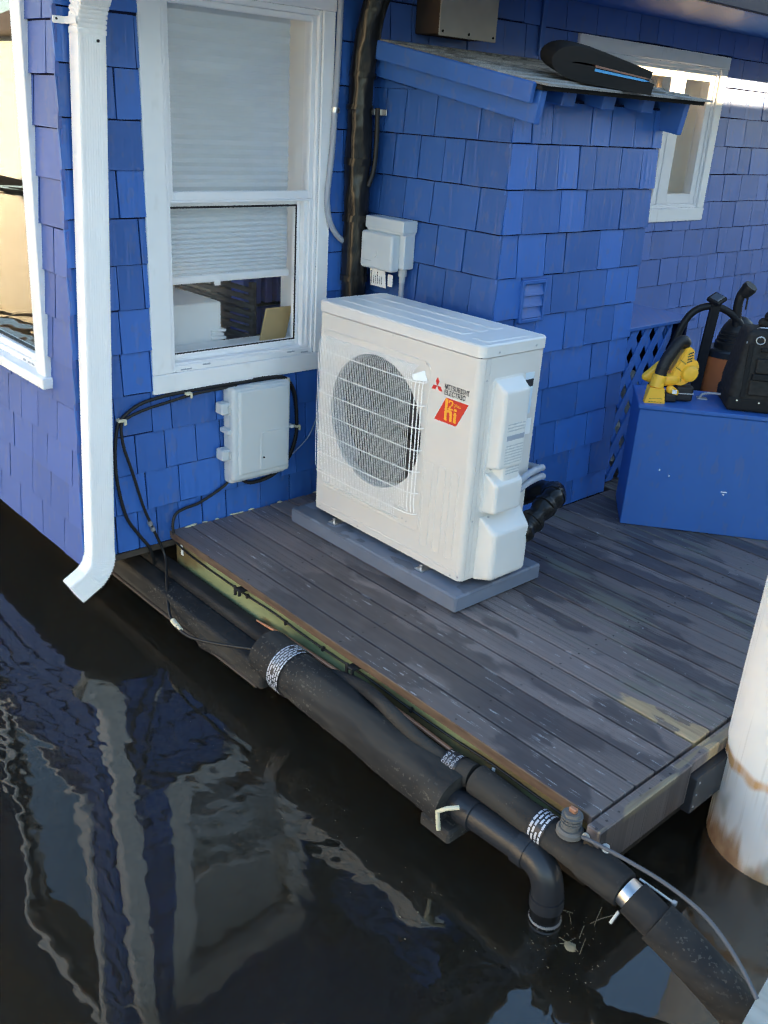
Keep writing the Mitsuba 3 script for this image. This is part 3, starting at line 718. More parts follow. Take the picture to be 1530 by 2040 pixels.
obj('strap', [cbox(0.014, 0.020, cyd(2.04) - 0.105, cyd(2.04) - 0.05, 2.032, 2.056, 0.002), cbox(0.014, 0.104, cyd(2.04) - 0.062, cyd(2.04) - 0.058, 2.032, 2.056, 0.001)], 'm_metal_white', ds)
obj('screw', [disc((0.02, cyd(2.04) - 0.092, 2.046), X, 0.004, 0.002)], 'm_dark', ds)
obj('screw', [disc((0.102, cyd(1.98) + 0.02, 1.985), X, 0.005, 0.003)], 'm_dark', ds)

# ------------------------------------------------------------------ conduit, line set, boxes, cables on the walls
cd = thing('flexible_conduit', 'grey ribbed flexible conduit hanging beside the window to the disconnect box', 'conduit')
cp = [(0.035, 0.835, 2.5), (0.035, 0.832, 2.236), (0.035, 0.829, 2.046), (0.035, 0.82, 1.809), (0.035, 0.812, 1.644), (0.035, 0.793, 1.47), (0.035, 0.797, 1.40), (0.035, 0.815, 1.335), (0.035, 0.865, 1.272), (0.035, 0.93, 1.24), (0.04, 1.0, 1.225), (0.06, 1.005, 1.218), (0.10, 1.005, 1.216)]
cc = catmull(cp, 26)
obj('hose', tube(cc, [0.0125 + 0.0012 * (i % 2) for i in range(len(cc))], 10), 'm_conduit', cd, smooth=50)
obj('strap', [tube([(0.035, 0.8195, 1.80), (0.035, 0.8205, 1.822)], 0.0155, 12), cbox(0.014, 0.02, 0.80, 0.86, 1.80, 1.822, 0.001)], 'm_steel', cd, smooth=40)
obj('screw', disc((0.02, 0.850, 1.811), X, 0.005, 0.004), 'm_dark', cd)

ls = thing('refrigerant_line', 'thick black tape wrapped refrigerant line up the wall corner', 'refrigerant line')
lp = [(0.16, 1.0, 2.36), (0.115, 0.965, 2.25), (0.085, 0.95, 2.12), (0.07, 0.945, 2.0), (0.062, 0.94, 1.85), (0.065, 0.94, 1.7), (0.063, 0.94, 1.5), (0.068, 0.94, 1.3), (0.07, 0.94, 1.1), (0.07, 0.94, 0.9), (0.075, 0.95, 0.5), (0.10, 0.98, 0.32)]
lc = catmull(lp, 14)
rl = 0.052 + 0.010 * np.array([meshkit.noise(np.array([q[2] * 9, 0.5, 3.0])) for q in lc])
lm = tube(lc, rl, 20)
pn = lm.vertices
wr = (meshkit.fbm(pn * np.array([34, 34, 5.0]), 4, 5) - 0.5) * 0.028
cen = np.array([lc[np.argmin(np.abs(lc[:, 2] - z))] for z in pn[:, 2]])
dirn = pn - cen
dirn[:, 2] = 0
dirn /= np.linalg.norm(dirn, axis=1, keepdims=True) + 1e-9
lm.vertices = pn + dirn * wr[:, None]
obj('wrap', lm, 'm_wrap', ls, smooth=50)
for z in (1.96, 1.83, 1.60, 1.36, 1.09):
    i = int(np.argmin(np.abs(lc[:, 2] - z)))
    obj('tape_band', tube(lc[i - 1:i + 2], rl[i] + 0.006, 20), 'm_wrap', ls, smooth=40)
obj('strap', [cbox(0.105, 0.112, 0.965, 1.020, 1.80, 1.826, 0.001), cbox(0.105, 0.15, 1.02, 1.0245, 1.80, 1.826, 0.001)], 'm_steel', ls)
obj('thin_hose', ctube([(0.13, 0.985, 1.83), (0.128, 0.99, 1.70), (0.125, 0.985, 1.58), (0.12, 0.96, 1.50)], 0.011, 8), 'm_black', ls, smooth=50)

db = thing('disconnect_box', 'grey electrical disconnect box on the shaded side of the lean-to', 'electrical box')
yb = YB - 0.014
obj('back_box', cbox(0.125, 0.375, yb - 0.065, yb, 1.165, 1.365, 0.004), 'm_greybox', db)
obj('hood', [cbox(0.128, 0.385, yb - 0.09, yb, 1.325, 1.378, 0.004), cbox(0.135, 0.378, yb - 0.085, yb, 1.315, 1.330, 0.004)], 'm_greybox', db)
obj('cover', rbox(0.13, 0.345, yb - 0.115, yb - 0.06, 1.150, 1.315, 0.013), 'm_greybox', db, smooth=40)
obj('emboss', [cbox(0.15, 0.21, yb - 0.117, yb - 0.114, 1.185, 1.189, 0.001), tube([(0.235, yb - 0.1155, 1.205), (0.247, yb - 0.1155, 1.215), (0.243, yb - 0.1155, 1.235)], 0.002, 5)], 'm_grey', db)
obj('screw', disc((0.336, yb - 0.067, 1.173), -Y, 0.004, 0.002), 'm_dark', db)
obj('fitting', [tube([(0.335, yb - 0.03, 1.13), (0.335, yb - 0.03, 1.166)], 0.020, 14), tube([(0.335, yb - 0.03, 1.10), (0.335, yb - 0.03, 1.13)], 0.014, 14)], 'm_grey', db, smooth=40)
obj('whip', ctube([(0.335, yb - 0.03, 1.12), (0.335, yb - 0.03, 1.0), (0.34, yb - 0.03, 0.8), (0.45, yb - 0.02, 0.6), (0.6, yb - 0.02, 0.52)], 0.0125, 10), 'm_conduit', db, smooth=50)
tg = obj('hang_tag', frame(cbox(0, 0.105, 0, 0.085, 0, 0.003, 0.0005), (0.155, yb - 0.058, 1.065), X, np.array([0, -0.12, 0.99]), -Y), 'm_label_white', db, label='white printed card hanging under the box')
obj('print', [frame(box(0.008 + 0.014 * k, 0.011 + 0.014 * k, 0.012, 0.05 + 0.02 * (k % 3 == 0), 0.0032, 0.0038), (0.155, yb - 0.058, 1.065), X, np.array([0, -0.12, 0.99]), -Y) for k in range(6)], 'm_ink', tg)
obj('padlock_tag', frame(cbox(0, 0.032, 0, 0.055, 0, 0.004, 0.001), (0.263, yb - 0.05, 1.075), X, Z, -Y), 'm_label_white', db)

ub = thing('utility_box', 'grey plastic utility cabinet with side hinges under the window', 'utility box')
obj('base', rbox(0.012, 0.075, 0.238, 0.560, 0.180, 0.640, 0.018), 'm_greybox', ub, smooth=40)
lid = man(rbox(0.070, 0.115, 0.230, 0.552, 0.205, 0.652, 0.018, 2))
cv = obj('cover', tm(lid), 'm_greybox', ub, smooth=40)
obj('raised_field', rbox(0.10, 0.126, 0.258, 0.540, 0.235, 0.640, 0.012), 'm_greybox', cv, smooth=40)
obj('flap_line', [tube([(0.1262, 0.375, 0.235), (0.1262, 0.375, 0.42), (0.1262, 0.383, 0.428), (0.1262, 0.545, 0.428)], 0.0028, 6), cbox(0.07, 0.128, 0.545, 0.563, 0.42, 0.434, 0.002)], 'm_greybox', cv)
obj('lock', disc((0.126, 0.390, 0.305), X, 0.005, 0.003), 'm_dark', cv)
for z in (0.335, 0.555):
    hg = obj('hinge', cbox(0.03, 0.085, 0.190, 0.236, z - 0.026, z + 0.026, 0.005), 'm_greybox', ub)
    obj('hinge_pin', cbox(0.085, 0.10, 0.222, 0.243, z - 0.018, z + 0.018, 0.003), 'm_grey', hg)
obj('latch', cbox(0.03, 0.10, 0.212, 0.240, 0.437, 0.458, 0.003), 'm_greybox', ub)

def cable(name, label, pts, r, grp=None, mat='m_black', n=8):
    return single(name, ctube(pts, r, 7, n), mat, label, 'cable', smooth=60, group=grp)
c1 = [(0.026, 0.56, 0.645), (0.026, 0.25, 0.650), (0.026, 0.03, 0.648), (0.026, -0.10, 0.640), (0.028, -0.19, 0.622), (0.03, -0.262, 0.58), (0.03, -0.285, 0.55), (0.03, -0.303, 0.44), (0.03, -0.302, 0.303), (0.03, -0.27, 0.131), (0.03, -0.215, 0.03), (0.03, -0.165, -0.05), (-0.02, -0.12, -0.16), (-0.1, -0.1, -0.2)]
cable('black_cable', 'outer black cable looping down the wall beside the downspout', c1, 0.0075)
c2 = [(0.036, 0.30, 0.640), (0.036, 0.10, 0.636), (0.036, -0.05, 0.618), (0.036, -0.17, 0.600), (0.036, -0.25, 0.575), (0.036, -0.272, 0.545), (0.036, -0.265, 0.45), (0.036, -0.233, 0.334), (0.036, -0.188, 0.158), (0.036, -0.144, 0.036), (0.05, -0.10, -0.105), (0.22, -0.19, -0.17), (0.38, -0.265, -0.215), (0.546, -0.285, -0.212), (0.709, -0.26, -0.178), (0.90, -0.215, -0.125), (0.975, -0.20, -0.105)]
cb2 = cable('black_cable', 'black cable with white couplings dropping off the deck corner over the dark pipes', c2, 0.0065)
def coupling(a, b, r):
    return tube([a, b], r, 10)
obj('coupling', [coupling((0.036, -0.165, 0.085), (0.036, -0.158, 0.064), 0.011), coupling((0.037, -0.152, 0.055), (0.037, -0.146, 0.036), 0.0115)], 'm_galv', cb2, smooth=40)
obj('coupling', [coupling((0.40, -0.268, -0.216), (0.455, -0.276, -0.216), 0.0115), coupling((0.46, -0.277, -0.216), (0.49, -0.280, -0.215), 0.009)], 'm_beige', cb2, smooth=40)
c3 = [(0.026, 0.40, 0.652), (0.028, 0.53, 0.648), (0.03, 0.58, 0.63), (0.03, 0.628, 0.56), (0.03, 0.648, 0.45), (0.03, 0.648, 0.34), (0.03, 0.615, 0.245), (0.03, 0.55, 0.18), (0.03, 0.47, 0.15), (0.03, 0.37, 0.150), (0.03, 0.31, 0.20)]
cable('black_cable', 'black cable curving down behind the right edge of the utility cabinet', c3, 0.009)
c4 = [(0.04, 0.50, 0.652), (0.042, 0.57, 0.640), (0.042, 0.622, 0.57), (0.042, 0.640, 0.45), (0.042, 0.638, 0.35), (0.042, 0.60, 0.25), (0.042, 0.52, 0.205), (0.042, 0.42, 0.185), (0.04, 0.38, 0.21)]
cable('black_cable', 'second black cable inside the bundle at the utility cabinet edge', c4, 0.0075)
c5 = [(0.03, 0.27, 0.20), (0.03, 0.235, 0.165), (0.03, 0.105, 0.112), (0.03, 0.02, 0.10), (0.035, -0.03, 0.085), (0.04, -0.05, 0.04), (0.045, -0.048, -0.01)]
cb5 = cable('black_cable', 'black cable from the utility cabinet foot curling down to the deck corner', c5, 0.007)
cable('thin_wire', 'thin grey wire hanging off the cable bundle towards the outdoor unit', [(0.03, 0.55, 0.20), (0.035, 0.66, 0.27), (0.05, 0.72, 0.34), (0.06, 0.76, 0.46), (0.05, 0.77, 0.55)], 0.002, mat='m_grey')
for i, (p, a) in enumerate((((0.03, -0.268, 0.572), 0.018), ((0.034, 0.05, 0.642), 0.014), ((0.034, 0.575, 0.634), 0.016), ((0.036, 0.644, 0.39), 0.015))):
    single('cable_tie', [cbox(p[0] - 0.014, p[0] + 0.016, p[1] - a, p[1] + a, p[2] - 0.006, p[2] + 0.006, 0.002), cbox(p[0] + 0.012, p[0] + 0.018, p[1] + a * 0.3, p[1] + a, p[2] - 0.02, p[2] + 0.004, 0.001)], 'm_beige',
           ('beige tie around the cable pair by the downspout', 'beige tie under the left end of the window sill trim', 'beige tie above the right corner of the utility cabinet', 'tan tie on the bundle beside the utility cabinet')[i], 'cable tie')

# ------------------------------------------------------------------ deck
deck = 'deck'
labels[deck] = {'kind': 'structure', 'label': 'dark painted plank deck over the water'}
P_ = 0.1105
for k in range(34):
    y0 = -0.055 + P_ * k
    g = rng.uniform(0.0028, 0.0046)
    x0 = 0.022 if y0 < YB - 0.06 else (XB + 0.02 if y0 < YE_ - 0.03 else 0.03)
    if y0 < YB < y0 + P_:
        x0 = XB + 0.02
    x1 = 2.386 - rng.uniform(0.0, 0.004)
    if k == 0: x0 = -0.02
    zt = rng.uniform(-0.0012, 0.0012)
    m = cbox(x0, x1, y0 + g, y0 + P_ - g, zt - 0.036, zt, 0.0028)
    obj('board', m, 'm_deck', deck)
obj('end_board', cbox(2.393, 2.442, -0.088, 0.40, -0.155, -0.001, 0.004), 'm_deck', deck, label='thick rim board with its paint worn to bare wood')
obj('end_board', cbox(2.393, 2.435, 0.402, 3.9, -0.05, -0.002, 0.004), 'm_deck', deck)
obj('end_panel', cbox(2.425, 2.462, 0.405, 3.9, -0.19, -0.052, 0.003), 'm_abs', deck, label='dark nailed panel under the rim board')
for (y, z) in ((0.43, -0.075), (0.425, -0.12), (0.42, -0.165)):
    obj('nail', disc((2.462, y, z), X, 0.004, 0.002), 'm_galv', deck)
obj('fascia', cbox(0.03, 2.385, -0.030, -0.004, -0.165, -0.038, 0.003), 'm_fascia', deck, label='algae green fascia under the deck edge')
obj('corner_block', cbox(2.396, 2.428, -0.093, -0.0885, -0.13, -0.05, 0.006), 'm_bark', deck)
obj('bolt', disc((2.402, -0.093, -0.035), -Y, 0.012, 0.006), 'm_dock', deck)
obj('light_block', [box(0.05, 2.36, 0.02, 3.6, -0.33, -0.04)], 'm_underwood', deck)  # solid dark block added under the boards to stop light
obj('float', box(0.2, 2.2, 0.15, 3.5, -0.62, -0.331), 'm_underwood', deck)
rb = random.Random(12)
cr = []
for k in range(17):
    y = rb.uniform(0.02, 0.80)
    s = rb.uniform(0.003, 0.010)
    b = icosphere(subdivisions=1, radius=s)
    b.vertices *= np.array([0.7, rb.uniform(1, 3.2), 0.5])
    b.vertices += (0.022 + rb.uniform(0, .006), y, 0.003)
    cr.append(b)
single('foam_crumbs', cr, 'm_beige', 'pale crumbs of old sealant along the foot of the window wall', 'crumbs', smooth=True)
labels['foam_crumbs']['kind'] = 'stuff'
for i, (x, z0, z1, l) in enumerate(((0.088, -0.10, -0.042, 'white cracked plastic clip on the fascia near the house'), (2.003, -0.118, -0.082, 'white plastic clip on the fascia near the far deck corner'))):
    single('fascia_clip', [cbox(x - 0.008, x + 0.008, -0.036, -0.0305, z0, (z0 + z1) / 2 - 0.003, 0.001), cbox(x - 0.008, x + 0.004, -0.036, -0.0305, (z0 + z1) / 2 + 0.003, z1, 0.001)], 'm_label_white', l, 'clip')
fc = [(0.02, -0.045, -0.01), (0.06, -0.040, -0.05), (0.2, -0.036, -0.072), (0.6, -0.036, -0.075)] + [(0.6 + 0.2 * k, -0.036, -0.073 + 0.004 * math.sin(k * 2.0)) for k in range(1, 10)]
fcb = cable('fascia_cable', 'thin black twin cable clipped along the green fascia', fc, 0.0042, n=6)
for k, x in enumerate((0.62, 0.89, 1.13, 1.62)):
    obj('staple', cbox(x - 0.005, x + 0.005, -0.044, -0.030, -0.084, -0.066, 0.001), 'm_black', fcb)
for i, (x, l) in enumerate(((0.60, 'black cable hanger on the deck edge nearer the house'), (1.33, 'black cable hanger on the deck edge nearer the pipes'))):
    single('cable_hanger', [cbox(x - 0.02, x + 0.02, -0.075, -0.031, -0.052, -0.040, 0.003), cbox(x - 0.025, x - 0.012, -0.078, -0.066, -0.075, -0.030, 0.003), cbox(x + 0.01, x + 0.018, -0.08, -0.066, -0.066, -0.036, 0.002)], 'm_black', l, 'hanger')

# ------------------------------------------------------------------ pipes along the deck edge
p1 = single('wrapped_duct', rbox(-0.75, 0.965, -0.118, -0.036, -0.265, -0.140, 0.022), 'm_foam', 'dark felt wrapped duct tight under the green fascia', 'duct', smooth=40)
p2 = thing('dark_trough', 'black trough with a brown lower lip below the deck corner', 'trough')
obj('body', rbox(-0.80, 0.985, -0.225, -0.112, -0.275, -0.170, 0.02), 'm_foam', p2, smooth=40)
obj('lip', ctube([(-0.8, -0.226, -0.270), (-0.2, -0.227, -0.268), (0.3, -0.228, -0.266), (0.96, -0.225, -0.262)], 0.007, 7), 'm_brownlip', p2, smooth=50)
fp = thing('foam_pipe', 'widest black foam insulated pipe along the deck edge', 'insulated pipe')
q = catmull([(0.93, -0.152, -0.148), (1.3, -0.155, -0.155), (1.7, -0.155, -0.168), (1.955, -0.152, -0.180)], 16)
m = tube(q, 0.090, 28)
m.vertices += (meshkit.fbm(m.vertices * 12, 3, 2) - 0.5)[:, None] * np.array([0, .014, .014])
obj('insulation', m, 'm_foam', fp, smooth=40)
def band(c0, c1, r, sides=40):
    a, b = np.asarray(c0, float), np.asarray(c1, float)
    t = (b - a) / np.linalg.norm(b - a)
    u = np.cross(t, Z); u /= np.linalg.norm(u)
    w = np.cross(u, t)
    ang = np.linspace(0, 2 * np.pi, sides + 1)
    V, UV = [], []
    for i, c in enumerate((a, b)):
        for k, th in enumerate(ang):
            V.append(c + r * (math.cos(th) * u + math.sin(th) * w))
            UV.append((k / sides, i))
    s = sides + 1
    F = []
    for k in range(sides):
        F += [(k, k + 1, s + k + 1), (k, s + k + 1, s + k)]
    mm = trimesh.Trimesh(V, F, process=False)
    if mm.face_normals[0] @ (mm.triangles_center[0] - (a + b) / 2) < 0:
        mm.invert()
    return mm, np.array(UV)
m, uv = band((1.055, -0.154, -0.151), (1.125, -0.154, -0.152), 0.0955)
obj('printed_tape', m, 'm_tape', fp, smooth=True, uv=uv)
obj('support_pipe', tube([(0.55, -0.20, -0.26), (0.95, -0.175, -0.225)], 0.042, 14), 'm_foam', fp, smooth=40)
obj('copper_line', ctube([(0.72, -0.060, -0.135), (0.95, -0.062, -0.115), (1.3, -0.066, -0.100), (1.6, -0.066, -0.088), (1.86, -0.066, -0.095)], [0.004, 0.0095, 0.0095, 0.0095, 0.0085], 8), 'm_copper', fp, smooth=50)
ap = thing('drain_pipe', 'glossy black plastic drain pipe turning down into the water', 'drain pipe')
obj('pipe', tube([(1.93, -0.152, -0.186), (2.24, -0.142, -0.178)], 0.046, 24), 'm_abs', ap, smooth=40)
obj('coupling', tube([(1.985, -0.151, -0.185), (2.045, -0.150, -0.183)], 0.0505, 24), 'm_abs', ap, smooth=40)
q = catmull([(2.22, -0.1425, -0.1785), (2.27, -0.140, -0.182), (2.312, -0.138, -0.208), (2.33, -0.135, -0.255), (2.335, -0.133, -0.31)], 8)
obj('elbow', tube(q, 0.0485, 24), 'm_abs', ap, smooth=40)
obj('collar', tube([(2.215, -0.143, -0.179), (2.255, -0.141, -0.180)], 0.0525, 24), 'm_abs', ap, smooth=40)
obj('collar', tube([(2.333, -0.134, -0.285), (2.335, -0.133, -0.325)], 0.0520, 24), 'm_abs', ap, smooth=40)
obj('tail', tube([(2.335, -0.133, -0.31), (2.336, -0.132, -0.40)], 0.047, 24), 'm_wrap', ap, smooth=40)
obj('clamp', tube([(2.337, -0.132, -0.366), (2.337, -0.132, -0.374)], 0.0495, 24), 'm_galv', ap, smooth=40)
obj('support_block', cbox(1.88, 2.01, -0.23, -0.10, -0.285, -0.235, 0.008), 'm_foam', ap)
single('beige_strap', tube([(2.02, -0.205, -0.135), (1.995, -0.232, -0.142), (1.968, -0.245, -0.165), (1.975, -0.24, -0.235)], 0.0075, 8), 'm_beige', 'bent cream coloured strap at the end of the foam pipe', 'strap', smooth=50)
wp = thing('water_line', 'narrow black foam insulated line that thickens past the taped joint and dives into the water', 'insulated pipe')
obj('thin_insulation', ctube([(1.20, -0.085, -0.13), (1.34, -0.082, -0.088), (1.48, -0.098, -0.062), (1.62, -0.120, -0.060), (1.74, -0.125, -0.078), (1.83, -0.108, -0.100), (1.90, -0.092, -0.112)], 0.025, 14, 10), 'm_foam', wp, smooth=50)
obj('sleeve', tube([(1.872, -0.098, -0.114), (1.97, -0.090, -0.108)], 0.043, 20), 'm_foam', wp, smooth=40)
m, uv = band((1.862, -0.0985, -0.1145), (1.922, -0.0945, -0.111), 0.0455)
tpk = obj('printed_tape', m, 'm_tapeplain', wp, smooth=True)
def wrapped(s, h, c, r, th0, along):
    m = meshkit.text_mesh(s, h, 0.0006)
    m = m.subdivide_to_size(0.004)
    q = m.vertices
    th = th0 - q[:, 0] / r
    rr_ = r + 0.0004 + q[:, 2]
    return trimesh.Trimesh(np.stack([c[0] + along + q[:, 1], c[1] - rr_ * np.cos(th), c[2] + rr_ * np.sin(th)], 1), m.faces, process=False)
obj('print', [wrapped(w_, 0.0115, (1.862, -0.0965, -0.1125), 0.0458, a0, 0.005 + 0.018 * k) for k, (w_, a0) in enumerate((('T PASCO', 1.75), ('PASCO', 1.45), ('AR PASCO', 1.95)))], 'm_print', tpk)
m = tube(np.linspace((1.985, -0.09, -0.110), (2.425, -0.09, -0.116), 24), 0.050, 24)
m.vertices += (meshkit.fbm(m.vertices * 16, 3, 6) - 0.5)[:, None] * np.array([0, .006, .006])
obj('thick_insulation', m, 'm_foam', wp, smooth=40)
m, uv = band((2.232, -0.09, -0.112), (2.285, -0.09, -0.113), 0.0525)
obj('printed_tape', m, 'm_tape', wp, smooth=True, uv=uv * np.array([0.55, 0.7]))
m = tube(np.linspace((2.40, -0.09, -0.112), (2.545, -0.088, -0.125), 10), [0.054, 0.058, 0.059, 0.058, 0.057, 0.057, 0.056, 0.056, 0.055, 0.052], 24)
obj('elbow_insulation', m, 'm_foam', wp, smooth=40)
obj('metal_band', tube([(2.545, -0.088, -0.125), (2.578, -0.087, -0.133)], 0.043, 24), 'm_steel', wp, smooth=40, label='shiny bare metal band between the foam sleeves')
m = tube(np.linspace((2.572, -0.087, -0.132), (2.655, -0.085, -0.158), 8), 0.053, 24)
obj('insulation', m, 'm_foam', wp, smooth=40)
m = tube(catmull([(2.652, -0.085, -0.155), (2.74, -0.075, -0.19), (2.90, -0.05, -0.275), (3.05, -0.02, -0.37), (3.3, 0.03, -0.54)], 8), 0.062, 24)
obj('insulation', m, 'm_foam', wp, smooth=40)
obj('toggle', [tube([(2.562, -0.13, -0.165), (2.555, -0.15, -0.20)], 0.005, 7)], 'm_galv', wp)
obj('clamp_screw', [tube([(2.56, -0.045, -0.10), (2.66, -0.03, -0.115)], 0.0035, 6), disc((2.66, -0.03, -0.115), X, 0.008, 0.01)], 'm_galv', wp)
cp_ = thing('cleanout_cap', 'grey threaded pipe cap standing on the line at the deck corner', 'pipe cap')
obj('flange', tube([(2.345, -0.092, -0.062), (2.345, -0.092, -0.048), (2.345, -0.092, -0.040)], [0.040, 0.040, 0.034], 22), 'm_capgrey', cp_, smooth=30)
obj('body', tube([(2.345, -0.092, -0.045), (2.345, -0.092, -0.005), (2.345, -0.092, 0.012)], [0.029, 0.027, 0.022], 22), 'm_capgrey', cp_, smooth=30)
obj('thread', [tube([(2.345, -0.092, z), (2.345, -0.092, z + 0.005)], 0.0315, 22) for z in (-0.022, -0.012, -0.002)], 'm_capgrey', cp_, smooth=30)
obj('key', [cbox(2.333, 2.357, -0.10, -0.084, 0.012, 0.028, 0.003)], 'm_copper', cp_)
obj('small_valve', [tube([(2.455, -0.07, -0.07), (2.455, -0.07, -0.045)], 0.011, 10)], 'm_grey', wp)
cable('water_cable', 'grey cable curving from the deck corner across the water to the near dock', [(2.40, -0.11, -0.03), (2.44, -0.12, -0.012), (2.55, -0.12, 0.005), (2.67, -0.12, 0.015), (2.777, -0.12, 0.003), (2.855, -0.125, -0.03), (2.919, -0.135, -0.07), (2.965, -0.15, -0.10)], 0.006, mat='m_cablegrey')
dk = struct('dock_edge', cbox(2.9, 5.2, -3.4, -0.02, -0.2, -0.1, 0.005) if False else frame(ext(Polygon([(2.945, 0.0), (5.0, 0.6), (5.0, -3.0), (3.28, -2.0), (2.985, -0.30)]), 0.10), (0, -0.03, -0.21), X, Y, Z), 'm_dock', 'pale weathered dock edge')
# drift twigs
tw = []
rt = random.Random(3)
for k in range(9):
    a = np.array([2.38 + rt.uniform(0, .1), -0.10 + rt.uniform(-.06, .07), WZ + 0.004])
    d = np.array([rt.uniform(-1, 1), rt.uniform(-1, 1), rt.uniform(0, .15)])
    d /= np.linalg.norm(d)
    L = rt.uniform(.03, .08)
    single('twig', ctube([a, a + d * L * .5 + (0, 0, .004), a + d * L], 0.0009, 5, 4), 'm_straw', 'thin straw twig floating by the drain pipe mouth', 'twig', group='twigs floating by the drain pipe')
fl_ = []
for k in range(110):
    t = rt.random() ** 0.5
    c = np.array([0.4 + 1.9 * t + rt.gauss(0, .10), -0.30 - 0.10 * abs(rt.gauss(0, 1)), WZ + 0.002]) if k % 3 == 0 else np.array([2.42 + rt.gauss(0, .07), -0.17 + rt.gauss(0, .07), WZ + 0.002])
    r_f = rt.uniform(.0007, .0020)
    b_ = icosphere(subdivisions=0, radius=r_f)
    b_.vertices = b_.vertices * np.array([rt.uniform(.7, 2.2), 1, .5]) + c
    fl_.append(b_)
single('flotsam', fl_, 'm_straw', 'fine straw coloured flecks floating on the water along the pipes', 'flotsam')
labels['flotsam']['kind'] = 'stuff'
lf = icosphere(subdivisions=2, radius=0.02)
lf.vertices = lf.vertices * np.array([1, .7, .35]) + (2.452, -0.155, WZ + 0.003)
lf.vertices += (meshkit.fbm(lf.vertices * 90, 2, 1) - .5)[:, None] * .012
single('floating_leaf', lf, 'm_straw', 'pale crumpled leaf floating among the twigs', 'leaf')

# ------------------------------------------------------------------ piling
pl = np.array([2.629, 0.756])
pm = tube(np.linspace((pl[0], pl[1], -1.04), (pl[0] - 0.0, pl[1], 3.4), 60), 0.232, 48)
pm.vertices[:, :2] += (meshkit.fbm(pm.vertices * np.array([4, 4, 3.0]), 2, 8) - 0.5)[:, None] * 0.006
single('piling', pm, 'm_pile', 'white wrapped mooring piling with a rusty ring beyond the deck end', 'piling', smooth=40)

# ------------------------------------------------------------------ outdoor unit
pad = thing('equipment_pad', 'blue grey plastic pad under the outdoor heat pump unit', 'pad')
obj('slab', cbox(0.248, 1.335, 0.462, 0.990, 0.003, 0.0745, 0.007), 'm_pad', pad)
obj('rail', [cbox(0.60, 0.98, 0.4605, 0.4635, 0.035, 0.06, 0.001)], 'm_pad', pad)
hp = thing('heat_pump', 'white outdoor heat pump unit with a round fan grille on its pad', 'heat pump')
AX, AY, AZ = 0.331, 0.531, 0.100
W, D, H = 0.952, 0.370, 0.962
def A(m):
    m = tm(m).copy()
    m.apply_translation((AX, AY, AZ))
    return m
def rrect(x0, x1, y0, y1, r):
    return sbox(x0 + r, y0 + r, x1 - r, y1 - r).buffer(r, quad_segs=6)
outer = ext(rrect(0, W, 0, D, 0.028), H - 0.0485)
inner = box(0.012, W - 0.012, 0.012, D - 0.012, -0.01, H + 0.02)
FX, FZ, FR = 0.388, 0.520, 0.284
bore = tube([(FX, -0.05, FZ), (FX, 0.04, FZ)], FR, 72)
cab = man(outer) - man(inner) - man(bore)
for g in (box(W - 0.0025, W + 0.01, 0.0275, 0.0295, -0.01, H - 0.05), box(W - 0.0025, W + 0.01, 0.052, 0.0535, -0.01, H - 0.05)):
    cab = cab - man(g)
cabk = obj('cabinet', A(cab), 'm_ac', hp, smooth=30)
obj('base_pan', A(box(0.013, W - 0.013, 0.013, D - 0.013, 0.004, 0.014)), 'm_ac', hp)
lidp = rrect(-0.004, W + 0.004, -0.004, D + 0.004, 0.03)
top = cat([ext(lidp, 0.040), ])
lidm = hull(np.vstack([np.column_stack([np.array(lidp.exterior.coords), np.full(len(lidp.exterior.coords), h)]) for h in (0, 0.040)] + [np.column_stack([np.array(lidp.buffer(-0.006).exterior.coords), np.full(len(lidp.buffer(-0.006).exterior.coords), 0.046)])]))
lidm.apply_translation((0, 0, H - 0.0445))
lk = obj('lid', A(lidm), 'm_ac_side', hp, smooth=25)
for k, y in enumerate((0.075, 0.165, 0.255)):
    obj('emboss', A(rbox(0.05, 0.78, y, y + 0.052, H - 0.006, H + 0.0042, 0.004)), 'm_ac_side', lk, smooth=40)
obj('emboss', A(rbox(0.84, 0.92, 0.06, 0.31, H - 0.006, H + 0.0042, 0.004)), 'm_ac_side', lk, smooth=40)
# fan well
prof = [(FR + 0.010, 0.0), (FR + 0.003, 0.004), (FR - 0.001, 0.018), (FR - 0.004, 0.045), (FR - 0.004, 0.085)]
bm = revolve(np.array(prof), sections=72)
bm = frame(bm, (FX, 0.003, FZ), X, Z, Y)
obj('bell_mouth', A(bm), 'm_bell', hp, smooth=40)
obj('coil', A(box(0.02, W - 0.02, D - 0.06, D - 0.02, 0.02, H - 0.06)), 'm_dark', hp)
obj('well_back', A(box(0.02, 0.70, 0.10, 0.11, 0.02, H - 0.06)), 'm_dark', hp)
fan = obj('fan', A(tube([(FX, 0.022, FZ), (FX, 0.032, FZ), (FX, 0.095, FZ)], [0.045, 0.06, 0.06], 28)), 'm_fan', hp, smooth=35)
for k in range(3):
    a0 = 2 * math.pi * k / 3 + 0.5
    V, F = [], []
    nr, na = 8, 12
    for i in range(nr):
        r = 0.05 + (0.268 - 0.05) * i / (nr - 1)
        for j in range(na):
            t = j / (na - 1)
            a = a0 + (-0.35 - 0.25 * i / nr) + t * (1.45 + 0.45 * i / nr)
            V.append((FX + r * math.cos(a), 0.028 + 0.058 * t, FZ + r * math.sin(a)))
    for i in range(nr - 1):
        for j in range(na - 1):
            q = i * na + j
            F += [(q, q + 1, q + na + 1), (q, q + na + 1, q + na)]
    bl = trimesh.Trimesh(V, F, process=False)
    b2 = bl.copy(); b2.vertices = b2.vertices + (0, 0.005, 0); b2.invert()
    obj('blade', A(cat([bl, b2])), 'm_fan', fan, smooth=40)
